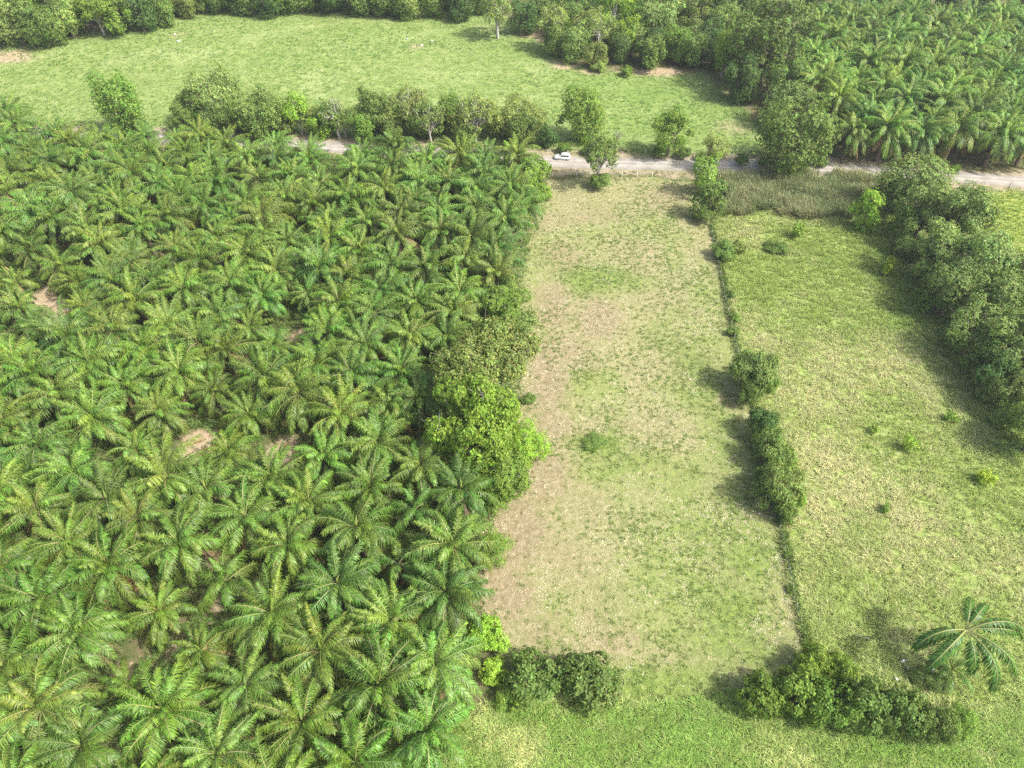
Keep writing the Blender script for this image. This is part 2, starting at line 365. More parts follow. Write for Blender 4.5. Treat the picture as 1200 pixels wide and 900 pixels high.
# ------------------------------------------------------------------ oil palms
def frond(g, r, az, e0, L, bend, base, rach, nl=62, llen=1.05, lw=.085, side_bend=0., z0=0., ruffle=.34, gravity=.5, r0=.12):
    ns = 12; s = np.linspace(0, 1, ns)
    el = e0 - bend * s ** 1.25; ds = L / (ns - 1)
    azs = az + side_bend * s ** 2
    step = np.stack([np.cos(el) * np.cos(azs), np.cos(el) * np.sin(azs), np.sin(el)], 1) * ds
    P = np.vstack([[0, 0, 0], np.cumsum(step[:-1], 0)]) + [r0 * math.cos(az), r0 * math.sin(az), z0]
    g.tube(P, .125 * (1 - s * .85) * (L / 6), rach, sides=4)
    t = np.linspace(.20, .995, nl); t = np.repeat(t, 2) + r.normal(0, .006, nl * 2); t = np.clip(t, .1, 1)
    sg = np.tile([1., -1.], nl); M = nl * 2
    Pt = np.stack([np.interp(t, s, P[:, j]) for j in range(3)], 1)
    elt = np.interp(t, s, el); azt = np.interp(t, s, azs)
    Tt = np.stack([np.cos(elt) * np.cos(azt), np.cos(elt) * np.sin(azt), np.sin(elt)], 1)
    S = np.stack([-np.sin(azt), np.cos(azt), 0 * azt], 1) * sg[:, None]
    Nrm = np.stack([-np.sin(elt) * np.cos(azt), -np.sin(elt) * np.sin(azt), np.cos(elt)], 1)
    prof = np.clip(.45 + 2.2 * (t - .17), 0, 1) * np.clip(1.12 - .72 * np.clip(t - .62, 0, 1) / .38, .35, 1)
    l = llen * prof * r.uniform(.85, 1.15, M)
    a = np.radians(18 + 34 * t) + r.normal(0, .09, M)
    d = S * np.cos(a)[:, None] + Tt * np.sin(a)[:, None] + Nrm * (r.normal(.10, ruffle, M))[:, None]
    d /= np.linalg.norm(d, axis=1, keepdims=True)
    wv = Tt * np.cos(a)[:, None] - S * np.sin(a)[:, None]
    wd = lw * r.uniform(.7, 1.3, M)[:, None]
    G = np.array([0, 0, -1.])
    mid = Pt + d * (l * .55)[:, None] + G * (l * gravity * .22)[:, None]
    tip = Pt + d * (l * .92)[:, None] + G * (l * gravity * r.uniform(.6, 1.6, M))[:, None]
    V = np.stack([Pt - wv * wd * .45, Pt + wv * wd * .45, mid - wv * wd * .55, mid + wv * wd * .55, tip - wv * wd * .12, tip + wv * wd * .12], 1)
    b = np.arange(M)[:, None] * 6
    F = np.concatenate([b + [0, 1, 3, 2], b + [2, 3, 5, 4]])
    c = jit(base, M, .24, r); c = np.concatenate([c, c * 1.08])
    g.add(V, F, c)

def palm_variant(seed, trunk_h, nf=38, L=7.1, dry=4, spear=1, sparse=False, droop=1.0, old=False):
    r = np.random.default_rng(seed)
    crown, dryg, sp, tr = Geo(), Geo(), Geo(), Geo()
    nf = nf + 4 if nf > 20 else nf; L = L * 1.04
    GA = math.radians(137.5); a0 = r.uniform(0, 6.28)
    for i in range(nf):
        u = i / (nf - 1)
        e0 = math.radians(80 - 80 * u ** .8 + r.normal(0, 8))
        Lf = L * (.72 + .28 * min(1, u * 3)) * r.uniform(.80, 1.10)
        bend = math.radians((58 + 36 * u) * droop + r.normal(0, 12))
        young, mat_, oldc = np.array([.146, .250, .036]), np.array([.114, .210, .034]), np.array([.150, .195, .048])
        base = young + (mat_ - young) * min(1, u * 2) if u < .6 else mat_ + (oldc - mat_) * (u - .6) / .4 * r.uniform(.4, 1.)
        base = base * r.uniform(.82, 1.2) * np.array([r.uniform(.85, 1.2), 1, r.uniform(.85, 1.15)])
        rach = np.array([.22, .30, .09]) * r.uniform(.7, 1.2) if r.random() < .75 else np.array([.34, .33, .15])
        frond(crown, r, a0 + i * GA + r.normal(0, .26), e0, Lf, bend, base, rach, side_bend=r.normal(0, .38), z0=.35 - .75 * u, ruffle=r.uniform(.25, .6), gravity=r.uniform(.35, 1.05), llen=r.uniform(.95, 1.25))
    for i in range(dry):
        c = np.array([.24, .18, .09]) if r.random() < .55 else np.array([.20, .19, .08])
        frond(dryg, r, r.uniform(0, 6.28), math.radians(r.uniform(-35, -5)), L * r.uniform(.7, .95), math.radians(r.uniform(40, 60)), c, np.array([.36, .27, .13]),
              z0=-.6, nl=30, gravity=.8, llen=.8, ruffle=.3)
    if spear:
        for k in range(spear):
            az = r.uniform(0, 6.28); h = r.uniform(2.0, 3.0); tl = r.uniform(.1, .3)
            s = np.linspace(0, 1, 6)
            P = np.stack([np.cos(az) * tl * s ** 2 * h, np.sin(az) * tl * s ** 2 * h, .3 + h * s], 1)
            sp.tube(P, np.array([.10, .17, .20, .17, .10, .02]), np.array([.27, .37, .09]) * r.uniform(.75, 1.2), sides=6)
    # trunk with old leaf bases
    n = 14; s = np.linspace(0, 1, n)
    lean = r.normal(0, .25, 2)
    P = np.stack([lean[0] * (s - 1) ** 2 * -1, lean[1] * (s - 1) ** 2 * -1, s * trunk_h + .0], 1); P[:, 2] -= trunk_h + .25
    tr.tube(P, .38 + .16 * (1 - s) ** 3 + r.normal(0, .02, n) + .08 * (s > .8), (1, 1, 1), sides=9)
    for k in range(46):
        zz = -r.random() * min(trunk_h, 4.5); a = k * GA
        p0 = np.array([.36 * math.cos(a), .36 * math.sin(a), zz]); p1 = p0 + [.26 * math.cos(a), .26 * math.sin(a), .30]
        tr.tube([p0, p1], [.11, .05], (1, 1, 1), sides=4)
    d = {'crown': crown.mesh('crown', M_palm), 'trunk': tr.mesh('trunk', M_palmtrunk)}
    if dry: d['dry_fronds'] = dryg.mesh('dry_fronds', M_dry)
    if spear: d['spear_leaf'] = sp.mesh('spear_leaf', M_palm)
    return d

PV = {
 'h': (palm_variant(121, 7, nf=30, dry=2, spear=0, L=7.2), 7), 'i': (palm_variant(122, 7, nf=38, dry=1, spear=0, droop=1.15), 7), 'j': (palm_variant(123, 7, nf=28, dry=4, spear=1, L=6.2), 7), 'k': (palm_variant(124, 7, nf=34, dry=3, spear=0), 7),
 'a': (palm_variant(101, 7), 7), 'b': (palm_variant(102, 7, dry=2, nf=36), 7), 'c': (palm_variant(103, 7, dry=6, nf=34, droop=1.15), 7),
 'd': (palm_variant(104, 7, dry=3, nf=38, L=7.0), 7), 'e': (palm_variant(105, 7, dry=5, nf=32, L=6.3, spear=2), 7), 'f': (palm_variant(106, 7, dry=0, nf=36, droop=.9), 7),
 'g': (palm_variant(107, 7, dry=3, nf=36, spear=2, droop=1.05), 7),
 'dry': (palm_variant(108, 7, dry=10, nf=30), 7), 'sparse': (palm_variant(109, 7, nf=15, dry=1, L=5.4, spear=1, sparse=True), 7), 'broken': (palm_variant(110, 6, nf=9, dry=8, L=4.6, spear=0, droop=1.5), 6),
 'tall1': (palm_variant(111, 8.4, dry=6, nf=42, droop=1.0, L=7.6, spear=2), 8.4), 'tall2': (palm_variant(112, 8.4, dry=4, nf=44, droop=1.1, L=7.2), 8.4), 'tall3': (palm_variant(113, 8.4, dry=8, nf=38, droop=.95, L=7.8), 8.4), 'tall4': (palm_variant(114, 8.4, dry=3, nf=40, droop=1.15, L=7.4, spear=2), 8.4),
}
def place_palm(x, y, z, var, label, group, scale=1.0, rz=None, tilt=None):
    parts, th = PV[var]
    e = bpy.data.objects.new('oil_palm', None); C.objects.link(e)
    sc = z / th if scale is None else scale
    e.location = (x, y, -.1); e.rotation_euler = (0, 0, random.uniform(0, 6.28) if rz is None else rz)
    e.empty_display_size = .5
    e.scale = (sc, sc, sc)
    tx, ty = (random.gauss(0, .09), random.gauss(0, .09)) if tilt is None else tilt
    for nm in ('trunk', 'crown', 'dry_fronds', 'spear_leaf'):
        if nm in parts:
            o = bpy.data.objects.new(nm, parts[nm]); C.objects.link(o); o.parent = e
            o.location = (0, 0, th + .2); 
            if nm != 'trunk': o.rotation_euler = (tx, ty, 0)
            v = random.uniform(.88, 1.12) * (1.12 if var.startswith('tall') else 1); o.color = (v * random.uniform(.88, 1.12) * (.97 if var.startswith('tall') and nm == 'crown' else 1), v, v * random.uniform(.8, 1.1), 1)
    tag(e, label, 'palm', group)
    return e

HEARTS = [(91,742),(6,784),(144,794),(231,756),(47,830),(96,874),(192,834),(318,719),(376,763),(288,804),(356,848),(254,884),(459,728),(510,778),(443,806),(500,858),(416,894),
(44,596),(127,587),(198,559),(164,608),(80,636),(128,662),(212,638),(4,664),(48,702),(182,710),(288,606),(362,588),(417,620),(338,638),(264,680),(397,684),(242,574),
(433,572),(485,596),(466,654),(530,640),(522,694),(540,574),(38,440),(70,464),(108,488),(104,426),(170,410),(210,436),(146,450),(184,476),(45,522),(156,522),(86,552),(4,492),(36,578),
(266,412),(320,398),(312,444),(371,428),(349,460),(412,440),(288,478),(399,486),(248,450),(264,522),(318,560),(379,536),(428,405),(468,434),(458,476),(444,520),(494,546),(492,466),
(32,286),(66,304),(118,288),(152,308),(130,328),(96,354),(36,376),(14,322),(208,296),(218,340),(158,354),(134,388),(198,380),(234,401),(236,306),
(254,280),(308,276),(337,284),(387,278),(290,298),(325,318),(376,312),(274,336),(308,348),(360,336),(409,326),(257,370),(291,380),(398,358),(386,390),
(431,262),(466,274),(516,272),(556,244),(593,256),(544,304),(580,296),(580,322),(419,295),(460,314),(498,316),(448,342),(488,354),(538,344),(438,368),(480,394),(522,394),(530,366),
(10,132),(22,148),(42,180),(60,190),(12,200),(104,180),(148,174),(166,152),(206,156),(234,160),(174,184),(154,204),(186,216),(112,216),(56,216),(84,226),(38,248),(62,258),(196,256),(144,250),(168,268),(6,226),(218,180),(226,210),(212,232),(66,160),(84,170),(120,164),
(248,190),(290,184),(324,170),(256,214),(334,230),(376,214),(418,200),(344,208),(240,240),(271,258),(288,238),(388,262),(266,170),(362,186),(366,240),(308,255),(426,182),
(462,174),(450,222),(492,214),(526,214),(558,222),(540,184),(569,184),(567,204),(604,184),(598,218),(514,250),(470,250),(486,236),(502,190)]
SPECIAL = {
 (466,654): ('broken', 'battered oil palm with yellow brown collapsed fronds over dark bare ground'),
 (485,596): ('sparse', 'tall slim oil palm whose pale trunk shows above the battered palm'),
 (144,794): ('sparse', 'thin oil palm with few fronds in front of a tan soil strip'),
 (264,680): ('sparse', 'sparse oil palm with an open centre beside a brown gap'),
 (192,834): ('dry', 'oil palm with a tan dry lower skirt near the bottom left'),
 (500,858): ('d', 'oil palm at the bottom edge, beside the bright tall grass strip'),
 (510,778): ('c', 'oil palm with hanging tan fronds left of the bright low bush'),
 (522,694): ('b', 'full dark oil palm reaching over the lot edge above the bright bush'),
 (530,640): ('f', 'dark oil palm overhanging the feathery shrub on the lot edge'),
 (338,638): ('e', 'oil palm with a curled yellow spear leaf amid the near rows'),
 (96,874): ('g', 'oil palm with a fat pale spear bud near the bottom left corner'),
 (6,784): ('a', 'oil palm cut by the left picture edge near the bottom'),
 (91,742): ('d', 'large star shaped oil palm near the bottom left, many pale midribs'),
 (288,804): ('e', 'oil palm with a broad yellow green bud near the bottom middle left'),
 (376,763): ('b', 'wide dense oil palm with crisp star crown among the nearest rows'),
 (494,546): ('c', 'small oil palm tucked below left of the bright green tree'),
 (540,574): ('g', 'oil palm crowded under the bright green tree by the lot'),
 (264,522): ('g', 'oil palm standing right of the rounded tan soil patch'),
 (318,560): ('f', 'oil palm right below the tall tan and green soil gap'),
 (349,460): ('c', 'oil palm with long hanging skirt above the tall soil gap'),
 (248,450): ('dry', 'dark hearted oil palm with a striped dry skirt above the tan soil patch'),
 (324,396): ('c', 'oil palm left of the pale soil scrap in the middle rows'),
 (14,322): ('sparse', 'leaning palm at the left edge beside the worn soil trail'),
 (36,376): ('b', 'dark oil palm just below the worn soil trail at left'),
 (96,354): ('a', 'oil palm just right of the worn soil trail at left'),
 (593,256): ('f', 'dark oil palm on the upper lot edge with drooping outer fronds'),
 (598,218): ('b', 'oil palm below the bright bush at the lot\'s road corner'),
 (604,184): ('c', 'oil palm beside the road behind the bright corner bush'),
 (10,132): ('b', 'oil palm in the far left corner of the plantation against the pasture'),
 (458,476): ('e', 'oil palm with a silvery folded frond left of the bright green tree'),
 (492,466): ('f', 'dark palm half hidden behind the bright green tree'),
 (206,156): ('e', 'yellowish oil palm by the white speck at the far plantation edge'),
}
soilgaps = [at(232,524), at(330,538), at(75,371), at(45,345), at(352,398), at(215,768), at(198,172)]
placed = []
kinds = ['a', 'b', 'c', 'd', 'e', 'f', 'g', 'h', 'i', 'j', 'k', 'h', 'i', 'k', 'b', 'd', 'f', 'dry']
def zone_label(px, py):
    row = 'nearest rows' if py > 690 else ('middle rows' if py > 430 else ('farther rows' if py > 260 else 'roadward rows'))
    side = 'left part' if px < 190 else ('centre' if px < 390 else 'side facing the lot')
    return f'green oil palm in the {row}, {side} of the left plantation'
def add_left(px, py):
    z = random.uniform(6.0, 7.4); x, y = at(px, py, z + .2)
    for a, b in placed:
        if (a - x) ** 2 + (b - y) ** 2 < 4.6 ** 2: return
    sp = SPECIAL.get((px, py))
    var = sp[0] if sp else random.choice(kinds)
    lab = sp[1] if sp else zone_label(px, py)
    s = z / PV[var][1]
    if any((a - x) ** 2 + (b - y) ** 2 < 9 ** 2 for a, b in soilgaps): s *= .76
    left_objs.append((place_palm(x, y, z, var, lab, 'oil palms in the big left plantation', s if var != 'broken' else .9), x, y, bool(sp)))
    placed.append((x, y))
left_objs = []
for px, py in HEARTS: add_left(px, py)
n_mapped = len(placed)
FILL = gpoly([(-70,112),(-10,135),(40,150),(130,158),(240,160),(420,180),(600,184),(615,240),(600,320),(545,345),(500,395),(485,470),(500,560),(545,600),(535,700),(515,800),(495,900),(490,960),(-90,960)], 6.8)
P = np.asarray(FILL)
cand = rng.uniform(P.min(0), P.max(0), (9000, 2)); ins = inside(FILL, cand[:, 0], cand[:, 1])
for x, y in cand[ins]:
    px, py = pix(x, y, 6.8)
    if px < -45 or py > 940: continue
    if any((a - x) ** 2 + (b - y) ** 2 < 7.1 ** 2 for a, b in placed): continue
    if any((a - x) ** 2 + (b - y) ** 2 < 5.5 ** 2 for a, b in soilgaps): continue
    add_left(px, py)
print('left palms', n_mapped, len(placed))
SHORT = {(466,654): 'the battered yellow brown palm', (485,596): 'the slim palm with the bare pale trunk', (144,794): 'the thin palm before the soil strip', (264,680): 'the sparse palm with the open centre',
 (192,834): 'the palm with the tan dry skirt, bottom left', (500,858): 'the palm beside the bottom grass strip', (510,778): 'the palm with hanging tan fronds by the bright bush', (522,694): 'the full dark palm over the lot edge',
 (530,640): 'the dark palm over the feathery shrub', (338,638): 'the palm with the curled yellow spear', (96,874): 'the palm with the fat pale bud', (91,742): 'the large star shaped palm, bottom left', (288,804): 'the palm with the broad yellow green bud',
 (376,763): 'the wide dense star palm', (494,546): 'the small palm below the bright tree', (264,522): 'the rounded tan soil patch', (318,560): 'the tall tan and green soil gap', (248,450): 'the dark hearted palm above the soil patch',
 (14,322): 'the leaning palm at the left edge', (96,354): 'the worn soil trail', (593,256): 'the dark palm on the upper lot edge', (598,218): 'the bright corner bush', (10,132): 'the far left corner palm', (458,476): 'the silvery folded palm', (206,156): 'the white speck', (324,396): 'the pale soil scrap'}
LM = [(at(px, py, 6.9), nm) for (px, py), nm in SHORT.items()]
LM += [(at(567, 400, 6), 'the olive flat topped tree'), (at(590, 352, 6), 'the green tree topping the cluster'), (at(137, 121, 5), 'the lone round tree'), (at(392, 150, 3), 'the pale leafless tree'), (at(0, 600, 7), 'the middle of the left picture edge'), (at(300, 900, 7), 'the bottom picture edge centre left')]
used_lab = set()
for ring, (lo, hi) in (('next', (3., 12.)), ('second', (12., 21.)), ('third', (21., 30.))):
    for o, x, y, special in left_objs:
        if special or not o['label'].startswith('green oil palm in the'): continue
        for d, (lx, ly), nm in sorted((math.hypot(x - q[0], y - q[1]), q, nm) for q, nm in LM):
            if not lo < d <= hi: continue
            a = math.degrees(math.atan2(y - ly, x - lx)) % 360
            dirn = ['right of', 'behind and right of', 'behind', 'behind and left of', 'left of', 'in front and left of', 'in front of', 'in front and right of'][int((a + 22.5) // 45) % 8]
            lab = ('oil palm directly ' if ring == 'next' else 'oil palm two crowns ' if ring == 'second' else 'oil palm three crowns ') + dirn + ' ' + nm
            if lab in used_lab or len(lab.split()) > 16: continue
            used_lab.add(lab); o['label'] = lab; break
print('shared palm labels', sum(o['label'].startswith('green oil palm in the') for o, *_ in left_objs))

# plantation beyond the road: rows in depth
x0, y0 = at(985, 186); x1, y1 = at(1195, 197)
ux = np.array([x1 - x0, y1 - y0]); ux /= np.linalg.norm(ux); uy = np.array([-ux[1], ux[0]])
front_labels = ['oil palm with leaning trunk at the road end of the far plantation', 'front row far palm just right of the leaning one, pale hanging fronds', None, None, None, None, None, None]
npl = 0; far_pts = []
for j in range(0, 17):
    for i in range(-6, 16):
        p = np.array([x0, y0]) + ux * (i * 9.0 + (4.5 if j % 2 else 0) - (0)) + uy * (j * 7.8)
        p = p + rng.normal(0, .5, 2)
        px, py = pix(p[0], p[1], 9)
        bx, by = pix(p[0], p[1], 0)
        if px > 1235 or py < -25: continue
        lim = 968 if by > 150 else (940 + max(0, (90 - by)) * 0.1)
        if bx < lim: continue
        far_pts.append((j, p))
far_pts.sort(key=lambda q: q[0])
budget = 300 - len(placed)
stuff_pts = []
for n_, (j, p) in enumerate(far_pts):
    if n_ >= budget: stuff_pts.append(p); continue
    var = random.choice(['tall1', 'tall2', 'tall3', 'tall4']); s = random.uniform(.88, 1.14)
    ord_ = ['front', 'second', 'third', 'fourth', 'fifth', 'sixth', 'seventh', 'eighth', 'ninth', 'tenth'][min(j, 9)] if j < 10 else 'rearmost'
    pxx = pix(p[0], p[1], 9)[0]; side = 'far left' if pxx < 1000 else 'left' if pxx < 1050 else 'middle' if pxx < 1100 else 'right' if pxx < 1150 else 'far right'
    lab_ = f'oil palm in the {ord_} row from the road, {side} end of the far plantation' if side != 'middle' else f'oil palm in the {ord_} row from the road, middle of the far plantation'
    if j == 0: lab = 'front row oil palm facing the road across from the right tree row'
    elif j < 5: lab = 'tall oil palm in the front half of the plantation beyond the road'
    else: lab = 'oil palm in the back half of the plantation beyond the road, top right'
    lab = lab_
    place_palm(p[0], p[1], 9.5, var, lab, 'oil palms in the plantation beyond the road', s)
print('far palms', len(far_pts), 'stuff', len(stuff_pts))

# ------------------------------------------------------------------ broadleaf trees
def leaf_quads(r, Pc, Nc, k, length, width, base, spread=.9, sd=.18):
    """k leaves radiating from every cluster centre Pc with outward normal Nc"""
    M = len(Pc) * k
    P = np.repeat(Pc, k, 0); Nn_ = np.repeat(Nc, k, 0)
    d = r.normal(0, 1, (M, 3)); d -= Nn_ * (d * Nn_).sum(1, keepdims=True); d /= np.linalg.norm(d, axis=1, keepdims=True) + 1e-9
    up = r.uniform(-.25, .75, (M, 1)); D = d + Nn_ * up; D[:, 2] -= .12; D /= np.linalg.norm(D, axis=1, keepdims=True)
    S = np.cross(D, Nn_ + r.normal(0, .35, (M, 3))); S /= np.linalg.norm(S, axis=1, keepdims=True) + 1e-9
    l = length * r.uniform(.65, 1.25, (M, 1)); w_ = width * r.uniform(.7, 1.25, (M, 1))
    P = P + d * r.uniform(0, spread, (M, 1)) * length * .5
    mid = P + D * l * .55
    V = np.stack([P, mid + S * w_ * .5, P + D * l + np.array([0, 0, -.12]) * l, mid - S * w_ * .5], 1)
    F = np.arange(M * 4).reshape(M, 4)
    cl = np.repeat(jit(base, len(Pc), sd * .8, r), k, 0)
    return V, F, jit(cl, M, sd, r)

BASE = np.array([.160, .252, .055])
def tree_variant(seed, R=6.5, hr=.85, zc=8., nlobe=18, lr=(.30, .46), ncl=900, k=7, ll=.55, lw=.32, trunk_r=.32, bark=None, fill=.5, base=BASE, flat=0., limb_show=False, sd=.18, low=-.75):
    r = np.random.default_rng(seed)
    bark = bark or M_bark
    ctr = []
    for i in range(nlobe):
        u = r.normal(0, 1, 3); u /= np.linalg.norm(u)
        if u[2] < low: u[2] *= -.5
        ctr.append(u * r.uniform(.38, .82))
    ctr = np.array(ctr)
    if flat: ctr[:, 2] = np.abs(ctr[:, 2]) * (1 - flat)
    rad = r.uniform(lr[0], lr[1], nlobe)
    Pc, Nc = [], []
    per = np.maximum(8, (ncl * rad ** 2 / (rad ** 2).sum())).astype(int)
    for i in range(nlobe):
        u = r.normal(0, 1, (per[i], 3)); u /= np.linalg.norm(u, axis=1, keepdims=True)
        q = ctr[i] + u * rad[i] * r.uniform(fill, 1.08, (per[i], 1))
        dist = np.linalg.norm(q[:, None] - ctr[None], axis=2) / rad[None]
        keep = ((dist < .72).sum(1) - (dist[:, i] < .72) == 0) | (r.random(per[i]) < .25)
        Pc.append(q[keep]); Nc.append((u + ctr[i] * .6 + [0, 0, .35])[keep])
    Pc = np.concatenate(Pc); Nc = np.concatenate(Nc); Nc /= np.linalg.norm(Nc, axis=1, keepdims=True)
    Pw = Pc * [R, R, R * hr] + [0, 0, zc]
    Pw[:, 2] = np.maximum(Pw[:, 2], .25)
    g = Geo(); V, F, c = leaf_quads(r, Pw, Nc, k, ll, lw, base, sd=sd); g.add(V, F, c)
    tr = Geo()
    top = zc - R * hr * .35
    s = np.linspace(0, 1, 7); bend = r.normal(0, .04 * max(top, .5), 2)
    tp = np.stack([bend[0] * np.sin(s * 3), bend[1] * np.sin(s * 2.5), -.3 + (top + .3) * s], 1)
    tr.tube(tp, trunk_r * (1.35 - .65 * s), (1, 1, 1), 8)
    for i in range(nlobe):
        e = ctr[i] * [R, R, R * hr] + [0, 0, zc]; st = tp[int(r.integers(3, 7))]
        m_ = (st + e) / 2 + r.normal(0, .06 * R, 3)
        q = np.array([st, st * .55 + m_ * .45, m_, m_ * .4 + e * .6, e]); tr.tube(q, trunk_r * np.array([.5, .42, .33, .24, .12]), (1, 1, 1), 5)
        if limb_show or r.random() < .5:
            for kk in range(3):
                e2 = e + r.normal(0, 1, 3) * rad[i] * R * .6 + [0, 0, rad[i] * R * .35]
                tr.tube([m_ * .4 + e * .6, (m_ * .2 + e * .8 + e2 * .2) / 1.2, e2], trunk_r * np.array([.2, .14, .05]), (1, 1, 1), 4)
    return {'trunk': tr.mesh('trunk', bark), 'crown': g.mesh('crown', M_leaf)}, R, zc

TV = {
 'round': [tree_variant(201 + i, hr=.95, zc=7.4, ncl=3000, nlobe=32 + i, lr=(.15, .38), k=7, ll=.36, lw=.21, fill=.4) for i in range(4)],
 'forest': [tree_variant(205 + i, R=6.2, hr=1.2, zc=6.7, ncl=2900, nlobe=34, lr=(.15,.40), k=7, ll=.40, lw=.24, fill=.35, low=-1.) for i in range(6)],
 'tall': [tree_variant(211 + i, R=5.5, hr=1.35, zc=8.6, ncl=2000, nlobe=30, lr=(.15, .36), k=7, ll=.40, lw=.24, trunk_r=.30, bark=M_palebark, low=-.95, fill=.35) for i in range(3)],
 'airy': [tree_variant(221 + i, R=6, hr=1.1, zc=9.0, ncl=1000, nlobe=32, lr=(.13, .30), k=6, ll=.44, lw=.26, limb_show=True, fill=.35, bark=M_palebark) for i in range(3)],
 'rosette': [tree_variant(231 + i, R=7, hr=.8, zc=8, ncl=4200, nlobe=52, lr=(.14, .28), k=8, ll=.36, lw=.22, bark=M_palebark, fill=.7, sd=.14) for i in range(2)],
 'flat': [tree_variant(241, R=7, hr=.65, zc=7, ncl=4600, nlobe=48, lr=(.16, .28), k=9, ll=.34, lw=.17, flat=.35, sd=.2)],
 'column': [tree_variant(251 + i, R=3.2, hr=1.4, zc=4.2, ncl=650, nlobe=14, k=7, ll=.42, lw=.24, trunk_r=.16, low=-1.) for i in range(2)],
 'shrub': [tree_variant(261 + i, R=3.2, hr=.8, zc=1.9, ncl=1900, nlobe=30, lr=(.13, .36), k=7, ll=.25, lw=.13, fill=.4, trunk_r=.12, low=-.4) for i in range(4)],
 'leafy': [tree_variant(271 + i, R=3.2, hr=.8, zc=1.9, ncl=900, nlobe=34, lr=(.13, .32), k=8, ll=.30, lw=.19, trunk_r=.12, low=-.4, fill=.6, sd=.14) for i in range(3)],
 'feather': [tree_variant(281 + i, R=3.6, hr=1.0, zc=3.2, ncl=1500, nlobe=26, lr=(.2, .36), k=8, ll=.3, lw=.08, trunk_r=.12, low=-.8) for i in range(2)],
 'bare': [tree_variant(291, R=4.5, hr=1.15, zc=7.5, ncl=170, nlobe=22, lr=(.15, .25), k=5, ll=.3, lw=.18, limb_show=True, bark=M_palebark)],
 'sapling': [tree_variant(301 + i, R=1.3, hr=1.2, zc=1.5, ncl=130, nlobe=10, k=6, ll=.34, lw=.2, trunk_r=.05, low=-.8) for i in range(3)],
}
COL = {'bold': (1.55,1.5,.9), 'mid': (1,1,1), 'dark': (.62,.72,.8), 'bright': (1.35,1.36,.9), 'yellow': (2.1,1.75,.8), 'olive': (1.6,1.28,1.5), 'pale': (1.7,1.5,1.75), 'grey': (1.32,1.22,1.5), 'lime': (1.75,1.8,.95), 'fresh': (1.15,1.22,.9)}
def place_tree(cx, cy, rx, typ, col, label, name='tree', cat='tree', group=None, hs=1.0):
    vs = TV[typ]; parts, R0, zc0 = vs[random.randrange(len(vs))]
    s = 1.0
    for _ in range(4):
        x, y = at(cx, cy, zc0 * s * hs); s = 1.16 * rx / (FPX / depth(x, y, zc0 * s * hs)) / R0
    e = bpy.data.objects.new(name, None); C.objects.link(e); e.location = (x, y, 0); e.scale = (s, s, s * hs); e.rotation_euler = (0, 0, random.uniform(0, 6.28)); e.empty_display_size = .5
    for nm in ('trunk', 'crown'):
        o = bpy.data.objects.new(nm, parts[nm]); C.objects.link(o); o.parent = e
        if nm == 'crown': o.color = (*COL[col], 1)
    tag(e, label, cat, group)
    return e

